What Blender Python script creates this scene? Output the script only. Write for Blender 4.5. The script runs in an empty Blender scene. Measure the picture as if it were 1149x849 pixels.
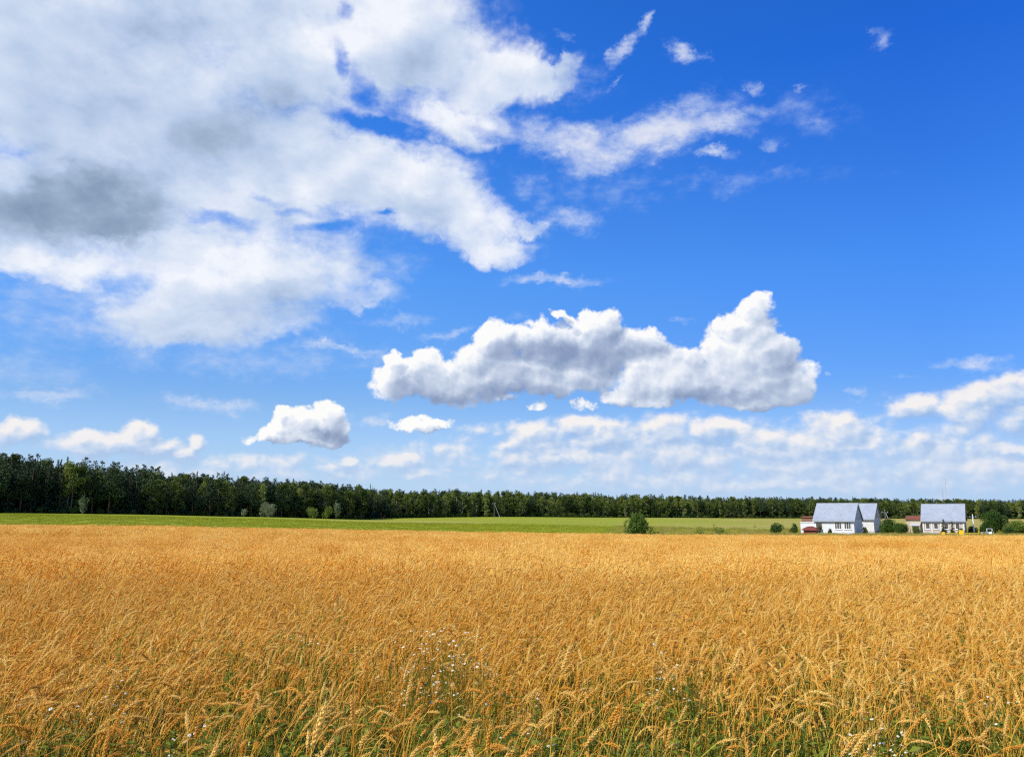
import bpy, math, random
import numpy as np
from mathutils import Vector, Matrix, Euler

random.seed(11)
RNG = np.random.default_rng(11)
SC = bpy.context.scene
COL = SC.collection
PI = math.pi

# ------------------------------------------------------------------ camera
CAM_H = 1.75
F_PX = 902.0
PITCH = math.atan(151.5 / F_PX)
cam_data = bpy.data.cameras.new("camera")
cam_data.sensor_width = 36.0
cam_data.lens = 36.0 * F_PX / 1149.0
cam_data.clip_start = 0.05
cam_data.clip_end = 30000
cam = bpy.data.objects.new("camera", cam_data)
COL.objects.link(cam)
cam.location = (0, 0, CAM_H)
cam.rotation_euler = (PI / 2 + PITCH, 0, 0)
SC.camera = cam
SC.view_settings.view_transform = 'Standard'
SC.view_settings.look = 'None'
SC.view_settings.exposure = 0.15
SC.view_settings.gamma = 1
SC.view_settings.use_curve_mapping = False
SC.render.engine = 'CYCLES'
SC.cycles.max_bounces = 6
SC.cycles.diffuse_bounces = 4
SC.cycles.glossy_bounces = 2
SC.cycles.transmission_bounces = 3
SC.cycles.transparent_max_bounces = 6
SC.cycles.use_adaptive_sampling = True
SC.cycles.adaptive_threshold = 0.02
SC.cycles.adaptive_min_samples = 8
SC.cycles.filter_width = 1.3
SC.cycles.use_denoising = False

# sun stands to the left and a little behind the camera
SUN_DIR = Vector((-0.86, -0.51, 0.0)).normalized()
SUN_EL = math.radians(43)
SUN_TO = Vector((SUN_DIR.x * math.cos(SUN_EL), SUN_DIR.y * math.cos(SUN_EL), math.sin(SUN_EL)))
SUN_STRENGTH = 5.0
sl = bpy.data.lights.new("sun", 'SUN')
sl.energy = SUN_STRENGTH
sl.angle = math.radians(0.53)
sl.color = (1.0, 0.93, 0.82)
so = bpy.data.objects.new("sun", sl)
COL.objects.link(so)
so.rotation_euler = (-SUN_TO).to_track_quat('-Z', 'Y').to_euler()


def pix_dir(u, v):
    du, dv = u - 574.5, 424.5 - v
    return Vector((du, F_PX * math.cos(PITCH) - dv * math.sin(PITCH), F_PX * math.sin(PITCH) + dv * math.cos(PITCH)))


def pix_r(v):
    dv = 424.5 - v
    return (F_PX * math.sin(PITCH) + dv * math.cos(PITCH)) / (F_PX * math.cos(PITCH) - dv * math.sin(PITCH))


def x_at(u, y, zrel=0.0):
    return (u - 574.5) / F_PX * (y * math.cos(PITCH) + zrel * math.sin(PITCH))


# ------------------------------------------------------------------ world: sky and clouds
class NT:
    def __init__(self, tree):
        self.t = tree

    def new(self, typ, **kw):
        n = self.t.nodes.new(typ)
        for k, v in kw.items():
            setattr(n, k, v)
        return n

    def plug(self, sock, val):
        if isinstance(val, bpy.types.NodeSocket):
            self.t.links.new(val, sock)
        elif val is not None:
            sock.default_value = val

    def m(self, op, a, b=None, c=None, clamp=False):
        n = self.new('ShaderNodeMath', operation=op, use_clamp=clamp)
        self.plug(n.inputs[0], a)
        if b is not None: self.plug(n.inputs[1], b)
        if c is not None: self.plug(n.inputs[2], c)
        return n.outputs[0]

    def vm(self, op, a, b=None, scale=None):
        n = self.new('ShaderNodeVectorMath', operation=op)
        self.plug(n.inputs[0], a)
        if b is not None: self.plug(n.inputs[1], b)
        if scale is not None: self.plug(n.inputs['Scale'], scale)
        return n.outputs['Value'] if op in ('LENGTH', 'DOT_PRODUCT') else n.outputs[0]

    def noise(self, vec, scale, detail=5, rough=0.55, dist=0.0, color=False, dims='3D'):
        n = self.new('ShaderNodeTexNoise', noise_dimensions=dims)
        self.plug(n.inputs['Vector'], vec)
        self.plug(n.inputs['Scale'], scale)
        self.plug(n.inputs['Detail'], detail)
        self.plug(n.inputs['Roughness'], rough)
        self.plug(n.inputs['Distortion'], dist)
        return n.outputs['Color'] if color else n.outputs[0]

    def voro(self, vec, scale, detail=2, rough=0.5, feature='F1', smooth=1.0, out='Distance'):
        n = self.new('ShaderNodeTexVoronoi', voronoi_dimensions='2D', feature=feature)
        self.plug(n.inputs['Vector'], vec)
        self.plug(n.inputs['Scale'], scale)
        self.plug(n.inputs['Detail'], detail)
        self.plug(n.inputs['Roughness'], rough)
        if feature == 'SMOOTH_F1': n.inputs['Smoothness'].default_value = smooth
        return n.outputs[out]

    def mr(self, v, a, b, c=0.0, d=1.0, smooth=True):
        n = self.new('ShaderNodeMapRange', interpolation_type='SMOOTHSTEP' if smooth else 'LINEAR')
        n.clamp = True
        self.plug(n.inputs[0], v)
        for i, x in zip((1, 2, 3, 4), (a, b, c, d)):
            self.plug(n.inputs[i], x)
        return n.outputs[0]

    def mix(self, f, a, b, blend='MIX'):
        n = self.new('ShaderNodeMix', data_type='RGBA', blend_type=blend)
        self.plug(n.inputs[0], f)
        self.plug(n.inputs[6], a if not isinstance(a, tuple) else (*a[:3], 1))
        self.plug(n.inputs[7], b if not isinstance(b, tuple) else (*b[:3], 1))
        return n.outputs[2]

    def ramp(self, f, stops):
        n = self.new('ShaderNodeValToRGB')
        r = n.color_ramp
        while len(r.elements) < len(stops): r.elements.new(0.5)
        for e, (p, c) in zip(r.elements, stops):
            e.position = p
            e.color = (*c, 1)
        self.plug(n.inputs[0], f)
        return n.outputs[0]


def srgb(r, g, b):
    f = lambda c: (c / 255 / 12.92) if c / 255 <= 0.04045 else ((c / 255 + 0.055) / 1.055) ** 2.4
    return (f(r), f(g), f(b))


def px_to_ae(u, v):
    d = pix_dir(u, v).normalized()
    return math.atan2(d.x, d.y), math.asin(d.z)


# every cloud puff: centre, half width, half height (given where it stands in the sky), turn, strength
BIG = [  # the broad stratocumulus sheet in the west
    (90, 60, 270, 150, 0, 1), (330, 40, 170, 100, 0, 1), (200, 190, 270, 110, 0, 1), (40, 225, 190, 78, 0, 1.1),
    (470, 60, 115, 70, -10, 1), (545, 85, 70, 48, -10, 1), (600, 88, 36, 22, -10, .8), (628, 84, 26, 18, 20, .6), (400, 195, 150, 52, -8, 1),
    (530, 245, 60, 38, -12, .82), (480, 220, 90, 40, -10, 1), (545, 276, 56, 15, -6, .72), (590, 262, 26, 10, -10, .5), (260, 300, 175, 58, 0, .95),
    (225, 358, 140, 32, 3, .8), (60, 295, 110, 26, -5, .8), (500, 140, 80, 30, -10, .75), (150, 250, 120, 60, 0, .9),
    (-200, 150, 300, 200, 0, 1), (200, -150, 500, 200, 0, 1), (395, 330, 60, 18, 0, .45), (420, 10, 130, 60, 0, .9)]
BIG_HOLE = [(382, 68, 12, 22, 20, .95), (392, 10, 12, 14, 0, .7), (418, 140, 60, 12, -14, 1.0), (250, 246, 52, 11, -4, .95),
    (292, 222, 26, 7, -12, .75), (365, 256, 34, 7, 5, .7), (150, 322, 45, 18, 5, .7), (575, 190, 42, 34, -30, .85), (590, 232, 22, 8, 20, .6), (478, 292, 40, 16, 0, .8), (430, 285, 26, 12, 0, .5), (600, 125, 40, 9, -8, .7), (540, 150, 34, 12, -20, .7), (405, 95, 18, 34, 25, .6), (330, 238, 30, 6, -10, .6),
    (432, 239, 12, 5, 0, .9), (480, 150, 55, 10, -20, .6), (20, 352, 90, 24, 0, .75), (75, 380, 90, 22, 0, .7), (15, 170, 18, 9, 0, .4)]
BIG_LIGHT = [(120, 92, 50, 14, -10, .8), (350, 45, 60, 26, 0, .8), (440, 30, 60, 30, 0, .7), (560, 75, 60, 36, -20, 1), (440, 190, 110, 26, -8, 1), (540, 240, 60, 34, -20, 1), (360, 200, 40, 30, 0, .6),
    (250, 290, 130, 26, 3, 1), (60, 292, 90, 16, -4, .8), (150, 365, 60, 14, 0, .5), (300, 275, 80, 18, 0, .6), (30, 190, 30, 12, 0, .5), (500, 130, 60, 14, -8, .6)]
BIG_DARK = [(150, 90, 250, 120, 0, .26), (80, 228, 135, 58, 6, 1.0), (105, 255, 105, 30, 3, .8), (215, 125, 210, 100, -15, .38), (190, 30, 140, 50, 0, .42), (290, 335, 120, 30, 0, .34),
    (330, 150, 110, 50, -10, .12), (480, 70, 80, 50, 0, .12), (450, 225, 90, 20, -10, .2), (20, 90, 60, 40, 0, .2), (420, 205, 70, 25, 0, .15), (230, 375, 110, 14, 0, .2)]
THIN = [(620, 316, 52, 7, 0, .8), (445, 362, 42, 9, 8, .6), (378, 390, 55, 6, -5, .8), (495, 374, 44, 6, 5, .6), (45, 440, 68, 10, -3, .85),
    (235, 451, 58, 10, -3, .8), (1097, 412, 50, 10, -3, .8), (760, 361, 18, 4, 0, .5), (640, 160, 75, 22, -8, .95), (735, 150, 85, 27, 16, 1.05),
    (675, 180, 50, 20, 8, .9), (800, 135, 50, 15, -5, .9), (805, 170, 30, 7, 0, .85), (850, 125, 26, 12, 0, .6), (700, 55, 26, 13, 45, .85),
    (719, 27, 9, 12, 0, .8), (763, 58, 17, 15, -30, .85), (785, 66, 16, 5, -15, .5), (692, 97, 11, 6, 30, .6), (845, 95, 18, 8, -20, .5),
    (902, 98, 10, 6, 10, .55), (868, 163, 20, 8, 15, .55), (912, 137, 10, 8, 0, .5), (990, 46, 12, 18, 40, .6), (632, 39, 16, 6, -15, .4),
    (638, 245, 34, 15, 0, .75), (600, 215, 30, 20, -30, .5), (800, 204, 170, 13, 2, .34), (20, 415, 120, 40, 0, .4), (280, 400, 200, 24, 0, .5), (120, 350, 170, 44, 0, .6), (420, 300, 70, 34, 0, .4), (670, 215, 110, 34, 0, .32), (900, 130, 70, 40, 0, .34), (640, 90, 60, 40, 0, .36), (580, 355, 30, 6, 0, .3),
    (965, 440, 12, 6, 0, .6), (1010, 425, 20, 4, 0, .3)]
CUM = [  # crisp heaped clouds in the middle distance
    (446, 428, 33, 28, 0, 1), (475, 412, 34, 26, 0, 1), (440, 402, 15, 12, 0, .9), (510, 425, 62, 30, 0, 1), (556, 388, 34, 30, 0, 1), (545, 410, 50, 34, 0, 1),
    (612, 388, 52, 32, 0, 1), (672, 368, 34, 24, 0, 1), (660, 392, 66, 32, 0, 1), (714, 385, 34, 22, 0, .95), (600, 420, 110, 26, 0, 1), (735, 420, 55, 34, 0, 1),
    (627, 354, 11, 7, 10, .8), (640, 360, 12, 8, 0, .7), (846, 346, 25, 22, 0, 1), (838, 372, 40, 28, 0, 1), (822, 400, 48, 36, 0, 1), (860, 398, 38, 34, 0, 1), (800, 430, 80, 30, 0, 1),
    (870, 430, 54, 28, 0, 1), (902, 416, 30, 17, -10, .75), (925, 422, 24, 9, 0, .42), (765, 412, 36, 30, 0, .95), (720, 446, 60, 14, 0, .9), (842, 448, 70, 12, 0, 1), (655, 455, 18, 9, 0, .8), (602, 453, 12, 7, 0, .7),
    (338, 470, 26, 20, 0, 1), (318, 462, 14, 12, 0, .9), (365, 466, 24, 22, 0, 1), (380, 482, 18, 18, 0, .9), (330, 490, 52, 11, 4, 1), (308, 486, 26, 13, 12, .95), (322, 478, 24, 16, 0, .95), (362, 492, 40, 10, 0, .9), (385, 497, 22, 6, 0, .7),
    (475, 475, 40, 9, 0, .95), (470, 469, 22, 8, 0, .8)]
CUM_DARK = [(635, 396, 100, 28, 0, .9), (600, 415, 120, 18, 0, .4), (560, 436, 80, 15, 0, .55), (690, 380, 50, 22, 0, .5), (455, 432, 28, 15, 0, .5), (500, 446, 50, 10, 0, .5), (880, 428, 45, 30, 0, .42), (800, 445, 90, 12, 0, .55),
    (790, 415, 20, 24, 0, .35), (730, 446, 60, 10, 0, .4), (372, 488, 26, 18, 0, .7), (340, 498, 60, 7, 0, .45), (470, 481, 38, 4, 0, .4)]
LOW = [  # banks of cloud low over the woods
    (300, 526, 260, 20, 0, .5), (400, 470, 60, 10, 0, .3), (560, 445, 20, 6, 0, .4),
    (18, 484, 34, 18, 0, 1.1), (14, 476, 18, 12, 0, 1), (128, 497, 62, 15, 0, 1.1), (100, 491, 26, 11, 0, 1), (155, 486, 24, 16, 0, 1.2), (168, 500, 44, 12, 0, 1.1), (60, 500, 60, 10, 0, .5),
    (204, 508, 18, 10, 0, 1), (219, 496, 12, 11, 0, .95), (820, 512, 340, 44, 0, .72), (1060, 500, 150, 54, 0, .66), (560, 518, 180, 24, 0, .55), (1020, 530, 260, 28, 0, .78), (760, 535, 330, 18, 0, .72), (100, 505, 130, 14, 0, .35),
    (600, 492, 52, 20, 15, 1), (655, 478, 46, 14, 0, .95), (690, 490, 60, 20, 0, 1), (620, 512, 90, 15, 0, 1), (735, 485, 52, 22, 0, 1), (800, 482, 50, 15, 0, 1),
    (770, 508, 110, 20, 0, 1), (870, 500, 90, 22, 0, 1), (935, 482, 46, 22, 0, 1), (935, 500, 66, 12, 0, 1), (1022, 458, 32, 16, 8, 1), (1026, 494, 34, 16, 20, .9),
    (1050, 500, 60, 16, 0, .8), (1112, 445, 54, 20, 5, 1), (1090, 462, 50, 20, 0, .95), (1140, 430, 40, 14, 0, .8), (1150, 470, 60, 22, 0, .9), (1135, 504, 40, 10, 0, 1), (560, 480, 50, 10, 0, .6),
    (700, 528, 170, 10, 0, .7), (900, 522, 150, 14, 0, .8), (1050, 525, 110, 12, 0, .8), (870, 542, 160, 8, 0, .8), (500, 505, 70, 12, 0, .55), (440, 518, 46, 9, 0, .75),
    (495, 530, 80, 8, 0, .7), (391, 517, 13, 8, 0, .9), (366, 526, 22, 7, 0, .8), (290, 532, 60, 7, 0, .55), (1110, 540, 80, 8, 0, .7), (460, 512, 18, 7, 0, .9), (945, 512, 16, 12, 0, .8), (1087, 500, 10, 14, -45, .8)]

world = bpy.data.worlds.new("World")
SC.world = world
world.use_nodes = True
world.node_tree.nodes.clear()
SKY_STRENGTH = 0.1
K = 1.0 / SKY_STRENGTH
SKY_STRENGTH *= 0.91  # the picture is exposed a little up


def cc(r, g, b, m=1.0):
    c = srgb(r, g, b)
    return (c[0] * K * m, c[1] * K * m, c[2] * K * m)


class Tile:
    """One patch of sky as a node group: only the clouds that reach into it are worked out there."""
    def __init__(self, name, box, eps):
        self.box = box
        self.eps = 1 + eps * 1e-5
        self.g = bpy.data.node_groups.new(name, 'ShaderNodeTree')
        self.g.interface.new_socket('Sky', in_out='INPUT', socket_type='NodeSocketColor')
        self.g.interface.new_socket('P', in_out='INPUT', socket_type='NodeSocketVector')
        self.g.interface.new_socket('Shader', in_out='OUTPUT', socket_type='NodeSocketShader')
        self.W = NT(self.g)
        self.gi = self.W.new('NodeGroupInput')
        self.build(self.gi.outputs[0], self.gi.outputs[1])

    def warp(self, vec, scale, amt, detail=3, rough=0.6, stretch=(1, 1, 1)):
        W = self.W
        v = W.vm('MULTIPLY', vec, stretch)
        c = W.noise(v, scale * self.eps, detail, rough, color=True)
        c = W.vm('SUBTRACT', c, (0.5, 0.5, 0.5))
        c = W.vm('MULTIPLY', c, (amt / stretch[0], amt / stretch[1], 0))
        return W.vm('ADD', vec, c)

    def field(self, vec, blobs, inner=0.15, outer=1.25, margin=0.04, off=(0, 0)):
        W = self.W
        acc = None
        for (u, v, ru, rv, rot, s) in blobs:
            a, e = px_to_ae(u, v)
            a2, e2 = px_to_ae(u + 10, v)
            a3, e3 = px_to_ae(u, v - 10)
            sx = math.hypot(a2 - a, e2 - e) / 10
            sy = math.hypot(a3 - a, e3 - e) / 10
            tilt = math.atan2(e2 - e, a2 - a)
            rx, ry, th = ru * sx, rv * sy, math.radians(rot) + tilt
            ex = outer * math.hypot(rx * math.cos(th), ry * math.sin(th)) + margin
            ey = outer * math.hypot(rx * math.sin(th), ry * math.cos(th)) + margin
            b = self.box
            if a + ex < b[0] or a - ex > b[1] or e + ey < b[2] or e - ey > b[3]:
                continue
            vin = vec
            if acc is not None:  # keeps the shader compiler working through the puffs one after another
                ma = W.new('ShaderNodeVectorMath', operation='MULTIPLY_ADD')
                W.plug(ma.inputs[0], acc)
                ma.inputs[1].default_value = (1e-7, 0, 0)
                W.plug(ma.inputs[2], vec)
                vin = ma.outputs[0]
            mp = W.new('ShaderNodeMapping', vector_type='TEXTURE')
            W.plug(mp.inputs[0], vin)
            mp.inputs['Location'].default_value = (a + off[0], e + off[1], 0)
            mp.inputs['Rotation'].default_value = (0, 0, th)
            mp.inputs['Scale'].default_value = (rx, ry, 1)
            ln = W.vm('LENGTH', mp.outputs[0])
            f = W.mr(ln, outer, inner, 0, s)
            acc = f if acc is None else W.m('MAXIMUM', acc, f)
        return acc

    def build(self, col, P):
        W, eps = self.W, self.eps
        # thin torn clouds
        q = self.warp(P, 15, 0.085, 6, .7, (1, 1.5, 1))
        f = self.field(q, THIN, 0.0, 1.75, .06)
        if f:
            n = W.noise(W.vm('MULTIPLY', P, (1, 1.7, 1)), 26 * eps, 5, .62)
            d = W.m('ADD', f, W.m('MULTIPLY', W.m('SUBTRACT', n, .5), 1.3))
            a = W.m('MULTIPLY', W.mr(d, .10, 1.25, 0, .92), W.mr(f, 0.0, .35))
            col = W.mix(a, col, W.mix(W.mr(d, .4, 1.1), cc(196, 214, 244), cc(228, 232, 244)))
        # low banks
        q = self.warp(P, 26, 0.026, 5, .68, (1, 1.3, 1))
        f = self.field(q, LOW, .25, 1.45)
        if f:
            f2 = self.field(q, LOW, .25, 1.45, off=(0.006, -0.010))
            qq = self.warp(P, 46, 0.010, 2, .6)
            qq = W.vm('MULTIPLY', qq, (1, 1.3, 1))
            p = W.voro(qq, 30 * eps, 2.0, .5)
            p2 = W.voro(W.vm('ADD', qq, (-0.0055, 0.0085, 0)), 30 * eps, 2.0, .5)
            n = W.noise(W.vm('MULTIPLY', P, (1, 1.6, 1)), 17 * eps, 6, .6)
            d = W.m('SUBTRACT', f, W.m('MULTIPLY', p, .40))
            d = W.m('ADD', d, W.m('MULTIPLY', W.m('SUBTRACT', n, .37), 1.7))
            a = W.m('MULTIPLY', W.mr(d, -.02, .80, 0, .92), W.mr(f, .0, .25))
            sh = W.m('MULTIPLY', W.m('SUBTRACT', p2, p), .60)
            sh = W.m('ADD', sh, W.m('MULTIPLY', W.m('SUBTRACT', f, f2 or 0.0), 1.0))
            sh = W.m('ADD', W.m('ADD', sh, .47), W.m('MULTIPLY', W.m('SUBTRACT', n, .5), 1.0), clamp=True)
            c = W.ramp(sh, [(0.0, srgb(160, 187, 226)), (.38, srgb(188, 208, 236)), (.65, srgb(216, 225, 240)), (1.0, srgb(250, 244, 240))])
            ys = W.new('ShaderNodeSeparateXYZ')
            W.plug(ys.inputs[0], P)
            c = W.mix(W.mr(ys.outputs[1], .11, .01, 0, .6), c, srgb(205, 220, 242))  # air between
            col = W.mix(a, col, W.vm('SCALE', c, scale=K))
        # heaped clouds
        q = self.warp(P, 22, 0.034, 5, .68)
        f = self.field(q, CUM, .35, 1.38)
        if f:
            f2 = self.field(q, CUM, .35, 1.38, off=(0.008, -0.012))
            qq = self.warp(P, 30, 0.015, 3, .6)
            p = W.voro(qq, 36 * eps, 2.4, .5)
            p2 = W.voro(W.vm('ADD', qq, (-0.0045, 0.0065, 0)), 36 * eps, 2.4, .5)
            n = W.noise(P, 28 * eps, 6, .62)
            pb0 = W.voro(qq, 15 * eps, 1.0, .5)
            n3 = W.noise(P, 12 * eps, 3, .5)
            d = W.m('SUBTRACT', W.m('SUBTRACT', f, W.m('MULTIPLY', p, .28)), W.m('MULTIPLY', pb0, .16))
            d = W.m('ADD', d, W.m('MULTIPLY', W.m('SUBTRACT', n, .42), 1.5))
            a = W.m('MULTIPLY', W.mr(d, .12, .46, 0, 1), W.mr(f, .0, .2))
            pb = W.voro(qq, 15 * eps, 1.0, .5)
            pb2 = W.voro(W.vm('ADD', qq, (-0.010, 0.014, 0)), 15 * eps, 1.0, .5)
            sh = W.m('ADD', W.m('MULTIPLY', W.m('SUBTRACT', p2, p), .30), W.m('MULTIPLY', W.m('SUBTRACT', pb2, pb), .42))
            sh = W.m('ADD', sh, W.m('MULTIPLY', W.m('SUBTRACT', f, f2 or 0.0), .95))
            sh = W.m('ADD', sh, W.m('MULTIPLY', W.m('SUBTRACT', n, .5), .32))
            sh = W.m('ADD', sh, W.m('MULTIPLY', W.m('SUBTRACT', n3, .5), .5))
            # thick middles are greyer than thin rims
            sh = W.m('SUBTRACT', sh, W.mr(d, .3, 1.1, 0, .16))
            dk = self.field(q, CUM_DARK, 0.0, 1.35)
            sh = W.m('ADD', sh, .74)
            if dk: sh = W.m('SUBTRACT', sh, W.m('MULTIPLY', dk, .62))
            c = W.ramp(sh, [(0.0, srgb(138, 155, 188)), (.3, srgb(166, 181, 208)), (.58, srgb(202, 213, 231)), (.80, srgb(232, 237, 246)), (1.0, srgb(255, 254, 251))])
            col = W.mix(W.m('MULTIPLY', a, .96), col, W.vm('SCALE', c, scale=K))
        # broad sheet
        q = self.warp(P, 7, 0.10, 4, .68, (1, 1.4, 1))
        q = self.warp(q, 24, 0.045, 5, .7)
        f = self.field(q, BIG, .3, 1.4, .06)
        if f:
            h = self.field(self.warp(P, 14, 0.05, 4, .65, (1, 1.4, 1)), BIG_HOLE, 0, 1.5)
            Ps = W.vm('MULTIPLY', P, (1, 1.45, 1))
            n = W.noise(Ps, 10 * eps, 7, .62)
            n2 = W.noise(W.vm('ADD', Ps, (-0.020, 0.028, 0)), 10 * eps, 5, .62)
            ns = W.noise(Ps, 4.6 * eps, 3, .5, 0.3)
            ns2 = W.noise(W.vm('ADD', Ps, (-0.045, 0.06, 0)), 4.6 * eps, 3, .5, 0.3)
            d = W.m('ADD', f, W.m('MULTIPLY', W.m('SUBTRACT', n, .46), 1.9))
            if h: d = W.m('SUBTRACT', d, W.m('MULTIPLY', h, .85))
            a = W.m('MULTIPLY', W.mr(d, -.12, .95, 0, .97), W.mr(f, .0, .35))
            sh = W.m('ADD', .80, W.m('MULTIPLY', W.m('SUBTRACT', n, n2), .85))
            sh = W.m('ADD', sh, W.m('MULTIPLY', W.m('SUBTRACT', ns, ns2), 1.1))
            lt = self.field(q, BIG_LIGHT, 0.0, 1.5)
            if lt: sh = W.m('ADD', sh, W.m('MULTIPLY', lt, .19))
            sh = W.m('SUBTRACT', sh, W.mr(d, .7, 1.4, 0, .1))
            dk = self.field(q, BIG_DARK, 0.0, 1.4)
            if dk: sh = W.m('SUBTRACT', sh, W.m('MULTIPLY', dk, W.m('ADD', .45, W.m('MULTIPLY', n, .55))))
            c = W.ramp(sh, [(0.0, srgb(124, 146, 172)), (.25, srgb(152, 172, 196)), (.5, srgb(184, 203, 230)), (.75, srgb(212, 224, 243)), (1.0, srgb(244, 247, 253))])
            col = W.mix(a, col, W.vm('SCALE', c, scale=K))
        bg = W.new('ShaderNodeBackground')
        bg.inputs['Strength'].default_value = SKY_STRENGTH
        W.plug(bg.inputs['Color'], col)
        go = W.new('NodeGroupOutput')
        W.plug(go.inputs[0], bg.outputs[0])


W = NT(world.node_tree)
tc = W.new('ShaderNodeTexCoord')
sep = W.new('ShaderNodeSeparateXYZ')
W.plug(sep.inputs[0], tc.outputs['Generated'])
dx, dy, dz = sep.outputs
az = W.m('ARCTAN2', dx, dy)
el = W.m('ARCSINE', dz)
comb = W.new('ShaderNodeCombineXYZ')
W.plug(comb.inputs[0], az)
W.plug(comb.inputs[1], el)
P = comb.outputs[0]
sky = W.new('ShaderNodeTexSky', sky_type='NISHITA')
sky.sun_disc = False
sky.sun_elevation = SUN_EL
sky.sun_rotation = math.atan2(SUN_TO.x, SUN_TO.y)
sky.altitude = 200
sky.air_density = 1.0
sky.dust_density = 0.6
sky.ozone_density = 3.0
# the deep, saturated blue of a polarised summer sky: the tint runs with elevation and away from the sun
tint = W.ramp(W.m('DIVIDE', el, 0.6), [(0.0, (.52 / 3, .84 / 3, 1.42 / 3)), (.22, (.46 / 3, .78 / 3, 1.32 / 3)), (.48, (.36 / 3, .92 / 3, 1.80 / 3)), (.87, (.17 / 3, .82 / 3, 2.12 / 3))])
col = W.mix(1.0, sky.outputs[0], W.vm('SCALE', tint, scale=3.0), 'MULTIPLY')
side = W.mr(az, 0.5, -0.15, smooth=False)
col = W.mix(1.0, col, W.mix(side, (1.0, 1.0, 1.0), (1.72, 1.42, 1.17)), 'MULTIPLY')
col = W.mix(W.mr(el, 0.17, 0.0, 0.0, 0.72), col, cc(188, 212, 245))
col = W.mix(W.mr(el, -0.01, -0.05), col, cc(120, 130, 120, .6))

AZ = [px_to_ae(u, 430)[0] for u in (-170, 330, 700, 1300)]
EL = [-0.03, px_to_ae(600, 470)[1], px_to_ae(846, 305)[1], px_to_ae(574, -90)[1]]


def select(val, edge, low, high):
    g = W.m('GREATER_THAN', val, edge)
    ms = W.new('ShaderNodeMixShader')
    W.plug(ms.inputs[0], g)
    W.plug(ms.inputs[1], low)
    W.plug(ms.inputs[2], high)
    return ms.outputs[0]


def tile(name, box, k):
    t = Tile(name, box, k)
    n = W.new('ShaderNodeGroup')
    n.node_tree = t.g
    W.plug(n.inputs[0], col)
    W.plug(n.inputs[1], P)
    return n.outputs[0]


def plain():
    b = W.new('ShaderNodeBackground')
    b.inputs['Strength'].default_value = SKY_STRENGTH
    nn = W.noise(W.vm('MULTIPLY', tc.outputs['Generated'], (1, 1, 2)), 3.1, 4, .6)
    W.plug(b.inputs['Color'], W.mix(W.mr(nn, .5, .66, 0, .85), col, cc(214, 222, 236)))
    return b.outputs[0]


k = 0
columns = []
for i in range(3):
    rows = []
    for j in range(3):
        k += 1
        rows.append(tile('sky_patch', (AZ[i], AZ[i + 1], EL[j], EL[j + 1]), k))
    s_ = select(el, EL[1], rows[0], select(el, EL[2], rows[1], rows[2]))
    columns.append(s_)
inside = select(az, AZ[1], columns[0], select(az, AZ[2], columns[1], columns[2]))
rest = plain()
lo = W.m('GREATER_THAN', az, AZ[0])
hi = W.m('LESS_THAN', az, AZ[3])
e0 = W.m('GREATER_THAN', el, EL[0])
e1 = W.m('LESS_THAN', el, EL[3])
inn = W.m('MULTIPLY', W.m('MULTIPLY', lo, hi), W.m('MULTIPLY', e0, e1))
ms = W.new('ShaderNodeMixShader')
W.plug(ms.inputs[0], inn)
W.plug(ms.inputs[1], rest)
W.plug(ms.inputs[2], inside)
wo = W.new('ShaderNodeOutputWorld')
W.plug(wo.inputs[0], ms.outputs[0])
world.cycles.sampling_method = 'MANUAL'
world.cycles.sample_map_resolution = 256
EAR_A, EAR_B = (.86, .45, .050), (1.0, .73, .20)
STEM_A, STEM_B = (.80, .39, .028), (1.0, .63, .09)
LEAF_A, LEAF_B = (.60, .28, .03), (.92, .58, .13)

# ------------------------------------------------------------------ helpers
def tag(o, label=None, cat=None, group=None, kind=None):
    if label: o["label"] = label
    if cat: o["category"] = cat
    if group: o["group"] = group
    if kind: o["kind"] = kind
    return o


def link(o, parent=None):
    COL.objects.link(o)
    if parent is not None: o.parent = parent
    return o


def empty(name, loc, rz=0.0, **kw):
    o = bpy.data.objects.new(name, None)
    o.empty_display_size = 0.3
    link(o)
    o.location = loc
    o.rotation_euler = (0, 0, rz)
    return tag(o, **kw)


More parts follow.
